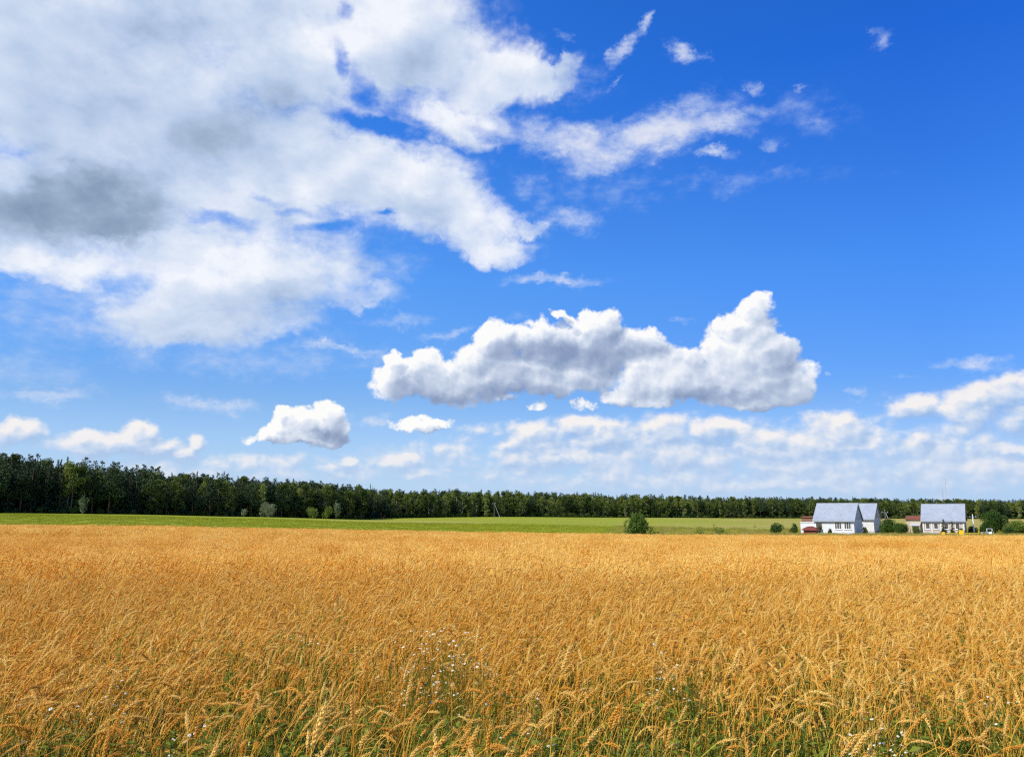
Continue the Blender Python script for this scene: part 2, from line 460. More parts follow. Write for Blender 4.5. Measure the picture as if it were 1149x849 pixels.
class MB:
    """Gathers vertices and faces and links them as one mesh object."""
    def __init__(self):
        self.v, self.f, self.mi = [], [], []

    def add(self, verts, faces, mi=0):
        b = len(self.v)
        self.v.extend(tuple(p) for p in verts)
        self.f.extend(tuple(b + i for i in f) for f in faces)
        self.mi.extend([mi] * len(faces))
        return self

    def box(self, a, b, mi=0, rot=None, at=(0, 0, 0)):
        x0, y0, z0 = a; x1, y1, z1 = b
        vs = [Vector(p) for p in ((x0, y0, z0), (x1, y0, z0), (x1, y1, z0), (x0, y1, z0), (x0, y0, z1), (x1, y0, z1), (x1, y1, z1), (x0, y1, z1))]
        if rot is not None: vs = [rot @ p for p in vs]
        vs = [p + Vector(at) for p in vs]
        return self.add(vs, [(3, 2, 1, 0), (4, 5, 6, 7), (0, 1, 5, 4), (1, 2, 6, 5), (2, 3, 7, 6), (3, 0, 4, 7)], mi)

    def tube(self, pts, rads, n=6, mi=0, cap=True):
        pts = [Vector(p) for p in pts]
        rings = []
        ref = Vector((0.31, 0.92, 0.11))
        for i, p in enumerate(pts):
            d = (pts[min(i + 1, len(pts) - 1)] - pts[max(i - 1, 0)]).normalized()
            a = d.cross(ref)
            if a.length < 1e-3: a = d.cross(Vector((1, 0, 0)))
            a.normalize(); b = d.cross(a)
            rings.append([p + (a * math.cos(2 * PI * k / n) + b * math.sin(2 * PI * k / n)) * rads[i] for k in range(n)])
        vs = [v for r in rings for v in r]
        fs = []
        for i in range(len(pts) - 1):
            for k in range(n):
                fs.append((i * n + k, i * n + (k + 1) % n, (i + 1) * n + (k + 1) % n, (i + 1) * n + k))
        if cap:
            fs.append(tuple(range(n - 1, -1, -1)))
            fs.append(tuple((len(pts) - 1) * n + k for k in range(n)))
        return self.add(vs, fs, mi)

    def mesh(self, name, mats, smooth=False):
        me = bpy.data.meshes.new(name)
        me.from_pydata(self.v, [], self.f)
        for m in mats: me.materials.append(m)
        if len(mats) > 1: me.polygons.foreach_set('material_index', self.mi)
        if smooth: me.polygons.foreach_set('use_smooth', [True] * len(self.f))
        me.update()
        return me

    def build(self, name, mats, parent=None, smooth=False):
        if not isinstance(mats, (list, tuple)): mats = [mats]
        return link(bpy.data.objects.new(name, self.mesh(name, mats, smooth)), parent)


def np_mesh(name, V, F, mats, mi=None, smooth=False):
    """V (n,3), F list of equal-length index arrays (quads or tris as separate arrays)."""
    me = bpy.data.meshes.new(name)
    loops = np.concatenate([f.ravel() for f in F]).astype(np.int32)
    tot = np.concatenate([np.full(len(f), f.shape[1]) for f in F]).astype(np.int32)
    start = np.concatenate([[0], np.cumsum(tot)[:-1]]).astype(np.int32)
    me.vertices.add(len(V)); me.vertices.foreach_set('co', np.asarray(V, dtype=np.float32).ravel())
    me.loops.add(len(loops)); me.loops.foreach_set('vertex_index', loops)
    me.polygons.add(len(tot)); me.polygons.foreach_set('loop_start', start); me.polygons.foreach_set('loop_total', tot)
    for m in mats: me.materials.append(m)
    if mi is not None: me.polygons.foreach_set('material_index', np.concatenate(mi).astype(np.int32))
    if smooth: me.polygons.foreach_set('use_smooth', np.ones(len(tot), dtype=bool))
    me.update(calc_edges=True)
    return me


def material(name, builder, rough=0.8, spec=0.3):
    m = bpy.data.materials.new(name)
    m.use_nodes = True
    t = m.node_tree
    n = NT(t)
    bs = t.nodes['Principled BSDF']
    bs.inputs['Roughness'].default_value = rough
    bs.inputs['Specular IOR Level'].default_value = spec
    builder(n, bs)
    return m


def flat(name, c, rough=0.7, spec=0.3, var=0.12, scale=3.0, metal=0.0, bump=0.0):
    """A plain surface with mild mottling and wear of its own."""
    def b(n, bs):
        tcn = n.new('ShaderNodeTexCoord')
        f = n.noise(tcn.outputs['Object'], scale, 5, .6)
        n.plug(bs.inputs['Base Color'], n.mix(f, tuple(x * (1 - var) for x in c), tuple(min(1, x * (1 + var)) for x in c)))
        bs.inputs['Metallic'].default_value = metal
        if bump:
            bn = n.new('ShaderNodeBump')
            bn.inputs['Strength'].default_value = bump
            n.plug(bn.inputs['Height'], f)
            n.plug(bs.inputs['Normal'], bn.outputs[0])
    return material(name, b, rough, spec)


def foliage(name, dark, light, transl=0.3, scale=0.25, rough=0.65, spec=0.25, rnd=0.5):
    """Leaves: colour varies from plant to plant and from clump to clump; some light passes through."""
    m = bpy.data.materials.new(name)
    m.use_nodes = True
    t = m.node_tree
    t.nodes.clear()
    n = NT(t)
    geo = n.new('ShaderNodeNewGeometry')
    oi = n.new('ShaderNodeObjectInfo')
    f = n.noise(geo.outputs['Position'], scale, 3, .6)
    f = n.m('ADD', n.m('MULTIPLY', n.m('SUBTRACT', f, .5), 1.6), n.m('ADD', .5, n.m('MULTIPLY', n.m('SUBTRACT', oi.outputs['Random'], .5), rnd)), clamp=True)
    c = n.mix(f, dark, light)
    bs = n.new('ShaderNodeBsdfPrincipled')
    bs.inputs['Roughness'].default_value = rough
    bs.inputs['Specular IOR Level'].default_value = spec
    n.plug(bs.inputs['Base Color'], c)
    tr = n.new('ShaderNodeBsdfTranslucent')
    n.plug(tr.inputs[0], c)
    mx = n.new('ShaderNodeMixShader')
    mx.inputs[0].default_value = transl
    n.plug(mx.inputs[1], bs.outputs[0])
    n.plug(mx.inputs[2], tr.outputs[0])
    o = n.new('ShaderNodeOutputMaterial')
    n.plug(o.inputs[0], mx.outputs[0])
    return m


# ------------------------------------------------------------------ lie of the land
WHEAT_END = 115.0
WHEAT_H = 0.92
T_U = [-700, -300, 0, 130, 280, 425, 550, 720, 860, 1000, 1149, 1450, 1900]
T_T = np.array([(u - 574.5) / 914.7 for u in T_U])


def zv(y, vs):
    return np.array([CAM_H + pix_r(v) * y for v in vs])


ROWS = [
    (14.0, np.zeros(len(T_U))),
    (WHEAT_END, zv(115, [588, 588, 589, 589.8, 592.5, 595, 597, 600, 600.6, 601.2, 601.2, 601.2, 601]) - WHEAT_H),
    (190.0, zv(190, [579, 579, 579.5, 581.5, 584, 588, 591, 596, 599.4, 600, 600, 600, 600])),
    (260.0, zv(260, [574, 574, 574.5, 577, 580.5, 585, 586, 589, 591, 591, 591.5, 591, 591])),
    (370.0, zv(370, [572.5, 572.5, 573, 575.5, 579, 583, 582.5, 584.5, 586, 586, 587, 587, 587])),
    (500.0, zv(500, [572, 572, 572.5, 575, 578.5, 580, 579.5, 581, 582, 583, 584, 584, 584])),
    (650.0, zv(650, [572, 572, 573, 575, 578, 579, 579, 580, 581, 581.5, 582.5, 583, 583])),
    (1500.0, np.zeros(len(T_U))),
    (9000.0, np.zeros(len(T_U)) - 2),
]
R_Y = np.array([r[0] for r in ROWS])
R_Z = np.array([r[1] for r in ROWS])
_K0 = np.arange(-1.0, 2.6, 0.05)


def ground_z(x, y):
    x = np.asarray(x, dtype=float); y = np.asarray(y, dtype=float)
    yy = np.clip(y, 14.0, 8999)
    t = np.clip(x / yy, T_T[0], T_T[-1])
    # smooth blend between columns
    ci = np.clip(np.searchsorted(T_T, t, side='right') - 1, 0, len(T_T) - 2)
    ft = (t - T_T[ci]) / (T_T[ci + 1] - T_T[ci])
    ft = ft * ft * (3 - 2 * ft) * .5 + ft * .5
    ri = np.clip(np.searchsorted(R_Y, yy, side='right') - 1, 0, len(R_Y) - 2)
    fy = (yy - R_Y[ri]) / (R_Y[ri + 1] - R_Y[ri])
    a = R_Z[ri, ci] * (1 - ft) + R_Z[ri, ci + 1] * ft
    b = R_Z[ri + 1, ci] * (1 - ft) + R_Z[ri + 1, ci + 1] * ft
    return a * (1 - fy) + b * fy


def gz(x, y):
    return float(ground_z(x, y))


def at(u, y):
    """Ground point in the column of the given bearing at distance y."""
    x = x_at(u, y, -3)
    return x, y, gz(x, y)


def mat_soil(n, bs):
    g = n.new('ShaderNodeNewGeometry')
    f = n.noise(g.outputs['Position'], 3.0, 8, .65)
    f2 = n.noise(g.outputs['Position'], 0.35, 3, .5)
    c = n.mix(n.mr(f, .35, .65), (.09, .055, .03), (.20, .13, .07))
    c = n.mix(n.mr(f2, .5, .62, 0, .5), c, (.10, .11, .03))
    n.plug(bs.inputs['Base Color'], c)
    bn = n.new('ShaderNodeBump'); bn.inputs['Strength'].default_value = .6
    n.plug(bn.inputs['Height'], f); n.plug(bs.inputs['Normal'], bn.outputs[0])


def mat_meadow(n, bs):
    g = n.new('ShaderNodeNewGeometry')
    p = g.outputs['Position']
    s = n.new('ShaderNodeSeparateXYZ'); n.plug(s.inputs[0], p)
    x, y = s.outputs[0], s.outputs[1]
    fine = n.noise(p, .8, 6, .65)
    big = n.noise(n.vm('MULTIPLY', p, (.35, 1.3, 1)), .022, 4, .6)
    mow = n.noise(n.vm('MULTIPLY', p, (.12, 1.0, 1)), .12, 3, .55)
    green = n.mix(n.mr(mow, .38, .62), (.19, .215, .008), (.28, .30, .014))
    green = n.mix(n.mr(fine, .3, .75), green, (.27, .30, .025))
    dry = n.mix(n.mr(fine, .35, .65), (.30, .24, .05), (.42, .31, .10))
    # dry, yellowed grass: right-hand side of the meadow ...
    fr = n.m('DIVIDE', x, y)
    a = n.mr(n.m('ADD', fr, n.m('MULTIPLY', n.m('SUBTRACT', big, .5), .9)), .12, .42, 0, .75)
    # ... and a bare patch before the corner of the wood
    d = n.vm('LENGTH', n.vm('MULTIPLY', n.vm('SUBTRACT', p, (-33, 262, 0)), (1 / 34, 1 / 22, 0)))
    d = n.m('ADD', d, n.m('MULTIPLY', n.m('SUBTRACT', big, .5), 1.2))
    b = n.mr(d, 1.0, .6, 0, .85)
    edge = n.m('MAXIMUM', n.m('MULTIPLY', n.mr(y, 152, 116), .65), n.m('MULTIPLY', n.m('MULTIPLY', n.mr(fr, .13, .2), n.mr(y, 230, 140)), n.mr(big, .4, .55, .2, .9)))
    c = n.mix(n.m('MAXIMUM', n.m('MAXIMUM', a, b), edge), green, dry)
    n.plug(bs.inputs['Base Color'], c)
    bn = n.new('ShaderNodeBump'); bn.inputs['Strength'].default_value = .5; bn.inputs['Distance'].default_value = .3
    n.plug(bn.inputs['Height'], fine); n.plug(bs.inputs['Normal'], bn.outputs[0])


M_SOIL = material('soil', mat_soil, .95, .1)
M_MEADOW = material('meadow_grass', mat_meadow, .9, .1)


def ground_sheet(name, xs, ys, mat, z_off=0.0):
    X, Y = np.meshgrid(xs, ys)
    Z = ground_z(X, Y) + z_off
    nx, ny = len(xs), len(ys)
    V = np.stack([X.ravel(), Y.ravel(), Z.ravel()], 1)
    i = (np.arange(ny - 1)[:, None] * nx + np.arange(nx - 1)[None, :]).ravel()
    F = np.stack([i, i + 1, i + nx + 1, i + nx], 1)
    o = link(bpy.data.objects.new(name, np_mesh(name, V, [F], [mat], smooth=True)))
    tag(o, kind='structure')
    return o


_xs = np.concatenate([-np.geomspace(9000, 320, 24), np.arange(-300, 520, 4.0), np.geomspace(530, 9000, 24)])
ground_sheet('ground', _xs, np.concatenate([-np.geomspace(3000, 20, 10), np.arange(-15, WHEAT_END + .1, 2.5)]), M_SOIL)
ground_sheet('meadow', _xs, np.concatenate([np.arange(WHEAT_END, 300, 2.5), np.arange(300, 700, 8), np.geomspace(700, 9000, 20)]), M_MEADOW)


# ------------------------------------------------------------------ scattering of uncountable stuff
def scatter(name, pts, rot, scl, idx, lod, sources, label=None, cat=None):
    """ONE object whose points carry small copies of the source meshes (used only for kind = stuff)."""
    me = bpy.data.meshes.new(name)
    me.vertices.add(len(pts))
    me.vertices.foreach_set('co', np.asarray(pts, dtype=np.float32).ravel())
    for nm, typ, arr in (('rot', 'FLOAT_VECTOR', rot), ('scl', 'FLOAT_VECTOR', scl), ('idx', 'INT', idx), ('lod', 'INT', lod)):
        at_ = me.attributes.new(nm, typ, 'POINT')
        if typ == 'FLOAT_VECTOR': at_.data.foreach_set('vector', np.asarray(arr, dtype=np.float32).ravel())
        else: at_.data.foreach_set('value', np.asarray(arr, dtype=np.int32))
    o = link(bpy.data.objects.new(name, me))
    tag(o, label, cat, kind='stuff')
    g = bpy.data.node_groups.new(name, 'GeometryNodeTree')
    g.interface.new_socket('Geometry', in_out='INPUT', socket_type='NodeSocketGeometry')
    g.interface.new_socket('Geometry', in_out='OUTPUT', socket_type='NodeSocketGeometry')
    N, L = g.nodes, g.links
    gi, go, join = N.new('NodeGroupInput'), N.new('NodeGroupOutput'), N.new('GeometryNodeJoinGeometry')
    m2p = N.new('GeometryNodeMeshToPoints')
    L.new(gi.outputs[0], m2p.inputs[0])

    def attr(nm, typ):
        a = N.new('GeometryNodeInputNamedAttribute')
        a.data_type = typ
        a.inputs[0].default_value = nm
        return a.outputs[0]
    for li, meshes in enumerate(sources):
        g2i = N.new('GeometryNodeGeometryToInstance')
        for m in meshes:
            src = bpy.data.objects.new(m.name, m)
            inf = N.new('GeometryNodeObjectInfo')
            inf.inputs['Object'].default_value = src
            inf.inputs['As Instance'].default_value = False
            L.new(inf.outputs['Geometry'], g2i.inputs[0])
        iop = N.new('GeometryNodeInstanceOnPoints')
        cmp_ = N.new('FunctionNodeCompare')
        cmp_.data_type = 'INT'; cmp_.operation = 'EQUAL'
        ints = [s for s in cmp_.inputs if s.type == 'INT']
        L.new(attr('lod', 'INT'), ints[0]); ints[1].default_value = li
        L.new(m2p.outputs[0], iop.inputs['Points'])
        L.new(cmp_.outputs[0], iop.inputs['Selection'])
        L.new(g2i.outputs[0], iop.inputs['Instance'])
        iop.inputs['Pick Instance'].default_value = True
        L.new(attr('idx', 'INT'), iop.inputs['Instance Index'])
        L.new(attr('rot', 'FLOAT_VECTOR'), iop.inputs['Rotation'])
        L.new(attr('scl', 'FLOAT_VECTOR'), iop.inputs['Scale'])
        L.new(iop.outputs[0], join.inputs[0])
    L.new(join.outputs[0], go.inputs[0])
    md = o.modifiers.new('scatter', 'NODES')
    md.node_group = g
    return o


def vnoise(x, y, s, seed=0):
    """Smooth value noise on the plane, 0..1."""
    r = np.random.default_rng(seed)
    T = r.random((64, 64))
    x = np.asarray(x) / s; y = np.asarray(y) / s
    xi = np.floor(x).astype(int); yi = np.floor(y).astype(int)
    fx = x - xi; fy = y - yi
    fx = fx * fx * (3 - 2 * fx); fy = fy * fy * (3 - 2 * fy)
    g = lambda a, b: T[a % 64, b % 64]
    return (g(xi, yi) * (1 - fx) + g(xi + 1, yi) * fx) * (1 - fy) + (g(xi, yi + 1) * (1 - fx) + g(xi + 1, yi + 1) * fx) * fy


# ------------------------------------------------------------------ the crop
def crop_mat(name, a, b, transl, rough=.6, spec=.35):
    m = bpy.data.materials.new(name)
    m.use_nodes = True
    t = m.node_tree
    t.nodes.clear()
    n = NT(t)
    geo = n.new('ShaderNodeNewGeometry')
    oi = n.new('ShaderNodeObjectInfo')
    f = n.noise(geo.outputs['Position'], .35, 4, .6)
    f2 = n.noise(geo.outputs['Position'], 9.0, 2, .6)
    f3 = n.noise(n.vm('MULTIPLY', geo.outputs['Position'], (.5, 1, 1)), .07, 3, .6)
    f = n.m('ADD', n.m('MULTIPLY', f, .4), n.m('MULTIPLY', f3, .6))
    f = n.m('ADD', n.m('MULTIPLY', n.m('SUBTRACT', f, .5), 2.4), n.m('MULTIPLY', n.m('SUBTRACT', f2, .5), 1.5))
    f = n.m('ADD', n.m('ADD', f, .5), n.m('MULTIPLY', n.m('SUBTRACT', oi.outputs['Random'], .5), 1.25), clamp=True)
    c = n.mix(f, a, b)
    bs = n.new('ShaderNodeBsdfPrincipled')
    bs.inputs['Roughness'].default_value = rough
    bs.inputs['Specular IOR Level'].default_value = spec
    n.plug(bs.inputs['Base Color'], c)
    tr = n.new('ShaderNodeBsdfTranslucent')
    n.plug(tr.inputs[0], c)
    mx = n.new('ShaderNodeMixShader')
    mx.inputs[0].default_value = transl
    n.plug(mx.inputs[1], bs.outputs[0]); n.plug(mx.inputs[2], tr.outputs[0])
    o = n.new('ShaderNodeOutputMaterial')
    n.plug(o.inputs[0], mx.outputs[0])
    return m


M_EAR = crop_mat('ripe_ear', EAR_A, EAR_B, .38)
M_STEM = crop_mat('straw_stem', STEM_A, STEM_B, .25, .5, .4)
M_LEAF = crop_mat('dry_leaf', LEAF_A, LEAF_B, .3)


class Bag:
    def __init__(self):
        self.V, self.T, self.Q, self.mt, self.mq = [], [], [], [], []
        self.n = 0

    def add(self, V, T=None, Q=None, mi=0):
        V = np.asarray(V, float)
        if T is not None and len(T):
            self.T.append(np.asarray(T) + self.n); self.mt.append(np.full(len(T), mi))
        if Q is not None and len(Q):
            self.Q.append(np.asarray(Q) + self.n); self.mq.append(np.full(len(Q), mi))
        self.V.append(V); self.n += len(V)

    def mesh(self, name, mats, smooth=False):
        F, M = [], []
        if self.T: F.append(np.concatenate(self.T)); M.append(np.concatenate(self.mt))
        if self.Q: F.append(np.concatenate(self.Q)); M.append(np.concatenate(self.mq))
        return np_mesh(name, np.concatenate(self.V), F, mats, M, smooth)


def frame(d):
    d = d / np.linalg.norm(d)
    s = np.cross(d, [0.02, 1, 0.05]); s /= np.linalg.norm(s)
    return d, s, np.cross(d, s)


def ribbon(bag, P, w, side, mi):
    """A thin blade along the points P."""
    P = np.asarray(P); k = len(P)
    ws = np.asarray(w)[:, None]
    V = np.concatenate([P - side * ws, P + side * ws])
    Q = [(i, i + k, i + k + 1, i + 1) for i in range(k - 1)]
    bag.add(V, Q=Q, mi=mi)


def prism(bag, P, r, n, mi):
    P = np.asarray(P); k = len(P)
    V = []
    for i in range(k):
        d = P[min(i + 1, k - 1)] - P[max(i - 1, 0)]
        d, s, t = frame(d)
        for j in range(n):
            a = 2 * PI * j / n
            V.append(P[i] + (s * math.cos(a) + t * math.sin(a)) * r[i])
    Q = [(i * n + j, i * n + (j + 1) % n, (i + 1) * n + (j + 1) % n, (i + 1) * n + j) for i in range(k - 1) for j in range(n)]
    bag.add(V, Q=Q, mi=mi)


def stalk_path(R, H, lean, bend, yaw, nseg, ear):
    """Points up a stalk that leans and nods at the top; ear continues the arc."""
    ca, sa = math.cos(yaw), math.sin(yaw)
    pts = [np.zeros(3)]
    phis = []
    for i in range(nseg):
        s = (i + .5) / nseg
        phi = lean * (0.3 + .7 * s) + bend * max(0, (s - .72) / .28) ** 1.6 * .62
        phis.append(phi)
        pts.append(pts[-1] + np.array([ca * math.sin(phi), sa * math.sin(phi), math.cos(phi)]) * H / nseg)
    ep = [pts[-1]]
    m = 4
    phi0 = lean + bend * .66
    for i in range(m):
        phi = phi0 + bend * .34 * (i + 1) / m
        ep.append(ep[-1] + np.array([ca * math.sin(phi), sa * math.sin(phi), math.cos(phi)]) * ear / m)
    return np.array(pts), np.array(ep)


def lerp_path(P, s):
    k = len(P) - 1
    f = min(max(s * k, 0), k - 1e-6)
    i = int(f)
    return P[i] + (P[i + 1] - P[i]) * (f - i), P[i + 1] - P[i]


def bend_of(R):
    b = R.random()
    if b < .30: return R.uniform(.1, .6)
    if b < .75: return R.uniform(.6, 1.5)
    return R.uniform(1.5, 2.5)


def stalk(bag, R, lod, org=(0, 0, 0), yaw=0.0, hs=1.0):
    org = np.array(org, float)
    H = R.uniform(.64, 1.0) * hs
    ear = R.uniform(.066, .108)
    lean = abs(R.normal(.20, .14))
    bend = bend_of(R)
    if lod == 0:
        P, E = stalk_path(R, H, lean, bend, yaw, 9, ear)
        P = P + org; E = E + org
        prism(bag, P, np.linspace(.0024, .0013, len(P)), 3, 1)
        # ear: two ranks of plump spikelets, each with a bristle
        ns = int(ear / .0052)
        prism(bag, E, np.array([.001, .0023, .0025, .0019, .0007]), 4, 0)
        for i in range(ns):
            c, d = lerp_path(E, (i + .2) / ns)
            d, s, t = frame(d)
            tw = i * 1.25 + R.uniform(-.2, .2)
            s, t = s * math.cos(tw) + t * math.sin(tw), t * math.cos(tw) - s * math.sin(tw)
            w = math.sin(PI * (0.16 + .74 * i / ns)) ** .7
            for sg in (-1, 1):
                o = (s * sg + t * R.uniform(-.5, .5)) * .0027 * w
                dd = d + (s * sg) * .42
                dd /= np.linalg.norm(dd)
                q = c + o
                L = .0125 * (.75 + .35 * w); r = .0025 * w + .0007
                a1 = np.cross(dd, t); a1 /= np.linalg.norm(a1); a2 = np.cross(dd, a1)
                V = [q, q + dd * L * .45 + a1 * r, q + dd * L * .4 + a2 * r, q + dd * L * .45 - a1 * r, q + dd * L * .4 - a2 * r, q + dd * L]
                bag.add(V, T=[(0, 1, 2), (0, 2, 3), (0, 3, 4), (0, 4, 1), (5, 2, 1), (5, 3, 2), (5, 4, 3), (5, 1, 4)], mi=0)
                if True:
                    tip = q + dd * L
                    aw = R.uniform(.014, .036)
                    e = d + s * sg * R.uniform(.1, .42) + t * R.uniform(-.25, .25)
                    e /= np.linalg.norm(e)
                    bag.add([tip - t * .0006, tip + t * .0006, tip + e * aw], T=[(0, 1, 2)], mi=0)
        for _ in range(R.integers(1, 4)):
            s0 = R.uniform(.15, .75)
            b, _d = lerp_path(P, s0)
            ya = R.uniform(0, 2 * PI)
            L = R.uniform(.12, .24)
            up = R.uniform(.2, 1.1)
            pts = [b]
            droop = R.uniform(.5, 1.1)
            k = 6
            for i in range(k):
                a = up - droop * (i / (k - 1)) * 2.2
                pts.append(pts[-1] + np.array([math.cos(ya) * math.cos(a), math.sin(ya) * math.cos(a), math.sin(a)]) * L / k)
            w = .0045 * np.sin(np.linspace(.35, PI, k + 1)) ** .6
            side = np.array([-math.sin(ya), math.cos(ya), R.uniform(-.5, .5)])
            ribbon(bag, pts, w, side, 2)
    else:
        ns = 4 if lod == 1 else 2
        P, E = stalk_path(R, H, lean, bend, yaw, ns, ear * 1.1)
        P = P + org; E = E + org
        ya = R.uniform(0, 2 * PI)
        side = np.array([math.cos(ya), math.sin(ya), 0])
        wst = .0016 if lod == 1 else .003
        ribbon(bag, P, np.full(len(P), wst), side, 1)
        rr = (.0062 if lod == 1 else .010)
        if lod == 1:
            prism(bag, E, rr * np.array([.3, .95, 1.0, .75, .12]), 4, 0)
            for _ in range(6):
                c, d = lerp_path(E, R.uniform(.3, 1))
                d, s, t = frame(d)
                e = d + s * R.uniform(-.35, .35) + t * R.uniform(-.35, .35)
                bag.add([c - s * .0011, c + s * .0011, c + e * R.uniform(.025, .05)], T=[(0, 1, 2)], mi=0)
        else:
            prism(bag, E[[0, 2, 4]], rr * np.array([.4, 1, .3]), 3, 0)
        if lod == 1 or R.random() < .5:
            b, _d = lerp_path(P, R.uniform(.3, .8))
            y2 = R.uniform(0, 2 * PI)
            dr = np.array([math.cos(y2), math.sin(y2), 0])
            L = R.uniform(.12, .22)
            pts = [b, b + dr * L * .5 + [0, 0, L * .35], b + dr * L + [0, 0, -L * .15]]
            ribbon(bag, pts, [.004, .0045, .0008], np.array([-dr[1], dr[0], .3]), 2)


def patch(name, R, lod, size, count):
    bag = Bag()
    tufts = [(R.uniform(-size / 2, size / 2, 2), R.uniform(.86, 1.10), R.normal(0, .7)) for _ in range(int(size * 9))]
    for _ in range(count):
        c, hh, yw = tufts[R.integers(len(tufts))]
        x, y = c + R.normal(0, .11, 2)
        stalk(bag, R, lod, (x, y, 0), yw + R.normal(0.0, .5), hh * R.uniform(.93, 1.05))
    return bag.mesh(name, [M_EAR, M_STEM, M_LEAF])


R_ = np.random.default_rng(5)
near_src = []
for i in range(44):
    b = Bag(); stalk(b, R_, 0)
    near_src.append(b.mesh('wheat_stalk', [M_EAR, M_STEM, M_LEAF]))
mid_src = [patch('wheat_clump', R_, 1, .8, 150) for i in range(8)]
far_src = [patch('wheat_clump', R_, 2, 1.5, 260) for i in range(6)]

HALF = 0.70  # tangent of half the width of crop that is planted


def wheat_points():
    pts, rot, scl, idx, lod = [], [], [], [], []
    # near: single stalks
    D1 = 13.0
    n = int(330 * (2 * 10.5) * (D1 - 1.3))
    x = R_.uniform(-10.5, 10.5, n); y = R_.uniform(1.3, D1, n)
    clump = vnoise(x, y, .38, 3) * .55 + vnoise(x, y, 1.5, 4) * .45
    p = np.interp(np.hypot(x, y), [1.5, 3.2, 5.0, 7.5], [.12, .17, .32, .74])
    keep = (np.abs(x) < y * HALF + 2.2) & (R_.random(n) < p * np.clip(-.10 + 2.3 * clump, 0.05, 1.5))
    x, y, clump = x[keep], y[keep], clump[keep]
    n = len(x)
    hn = .76 + .20 * vnoise(x, y, .9, 8) + .16 * vnoise(x, y, .33, 18) + .12 * (vnoise(x, y, 3.5, 9) - .5)
    z = ground_z(x, y)
    flow = (vnoise(x, y, 1.6, 12) - .5) * 1.5 + 0.1
    yaw = flow + R_.normal(0, .95, n)
    tx, ty = R_.normal(0, .07, n), R_.normal(.05, .08, n)
    s = hn * R_.uniform(.88, 1.12, n)
    s = np.where(R_.random(n) < .05, s * 1.12, s)
    # a few badly bent or fallen stalks
    fall = R_.random(n) < .03
    ty = np.where(fall, ty + R_.uniform(.3, .7, n), ty)
    pts.append(np.stack([x, y, z - .01], 1)); rot.append(np.stack([tx, ty, yaw], 1))
    scl.append(np.stack([s, s, s], 1)); idx.append(R_.integers(0, len(near_src), n)); lod.append(np.zeros(n))
    # middle and far: clumps on jittered grids
    for li, (d0, d1, step, nsrc) in enumerate(((D1, 42, .62, len(mid_src)), (42, WHEAT_END, 1.12, len(far_src)))):
        ys = np.arange(d0 + step * .3, d1, step)
        w = d1 * HALF + 6
        xs = np.arange(-w, w, step)
        X, Y = np.meshgrid(xs, ys)
        X = X.ravel() + R_.uniform(-.3, .3, X.size) * step; Y = Y.ravel() + R_.uniform(-.3, .3, Y.size) * step
        Y = np.minimum(Y, d1 - (step * .45 if li else 0))
        k = np.abs(X) < Y * HALF + 5
        X, Y = X[k], Y[k]
        n = len(X)
        Z = ground_z(X, Y)
        hs = .93 + .20 * (vnoise(X, Y, 2.2, 21) - .5) + .26 * (vnoise(X * .4, Y, 5, 22) - .5)
        flow = (vnoise(X, Y, 2.4, 24) - .5) * 2.4
        pts.append(np.stack([X, Y, Z - .01], 1))
        rot.append(np.stack([R_.normal(0, .05, n), R_.normal(.09, .06, n), flow + R_.normal(0, .25, n)], 1))
        sx = np.ones(n) * R_.uniform(.95, 1.1, n)
        scl.append(np.stack([sx, sx, hs], 1)); idx.append(R_.integers(0, nsrc, n)); lod.append(np.full(n, li + 1))
    return [np.concatenate(a) for a in (pts, rot, scl, idx, lod)]


wp = wheat_points()
scatter('wheat', *wp, [near_src, mid_src, far_src], 'ripe golden wheat filling the field up to the green meadow', 'crop')

# ------------------------------------------------------------------ green growth between the stalks
M_WEED = foliage('weed_leaf', (.09, .13, .008), (.29, .33, .03), .4, 2.0, rnd=.6)
M_GRASS = foliage('field_grass', (.10, .16, .02), (.28, .33, .06), .35, 2.0, rnd=.8)


def blade_tuft(R, n, h, w, mat, spread=.05):
    bag = Bag()
    for _ in range(n):
        ya = R.uniform(0, 2 * PI); L = h * R.uniform(.5, 1)
        a = R.uniform(.05, .5)
        P = [np.array([R.normal(0, spread), R.normal(0, spread), 0])]
        for i in range(5):
            P.append(P[-1] + np.array([math.cos(ya) * math.sin(a), math.sin(ya) * math.sin(a), math.cos(a)]) * L / 5)
            a += R.uniform(.05, .3)
        ribbon(bag, P, w * np.array([.7, 1, .95, .8, .5, .08]), np.array([-math.sin(ya), math.cos(ya), 0]), 0)
    return bag.mesh('grass_tuft', [mat])


def leafy(R, h, nl, size, mat):
    bag = Bag()
    for st in range(R.integers(2, 5)):
        ya = R.uniform(0, 2 * PI); a = R.uniform(0, .45)
        P = [np.array([R.normal(0, .02), R.normal(0, .02), 0])]
        for i in range(6):
            P.append(P[-1] + np.array([math.cos(ya) * math.sin(a), math.sin(ya) * math.sin(a), math.cos(a)]) * h * R.uniform(.8, 1.1) / 6)
        prism(bag, P, np.linspace(.003, .0012, 7), 3, 0)
        for _ in range(nl):
            c, d = lerp_path(np.array(P), R.uniform(.1, 1))
            y2 = R.uniform(0, 2 * PI); up = R.uniform(-.3, .8); L = size * R.uniform(.6, 1.3)
            dr = np.array([math.cos(y2) * math.cos(up), math.sin(y2) * math.cos(up), math.sin(up)])
            sd = np.array([-math.sin(y2), math.cos(y2), R.uniform(-.5, .5)])
            bag.add([c, c + dr * L * .45 + sd * L * .22, c + dr * L - [0, 0, L * .2], c + dr * L * .45 - sd * L * .22], Q=[(0, 1, 2, 3)])
    return bag.mesh('weed', [mat])


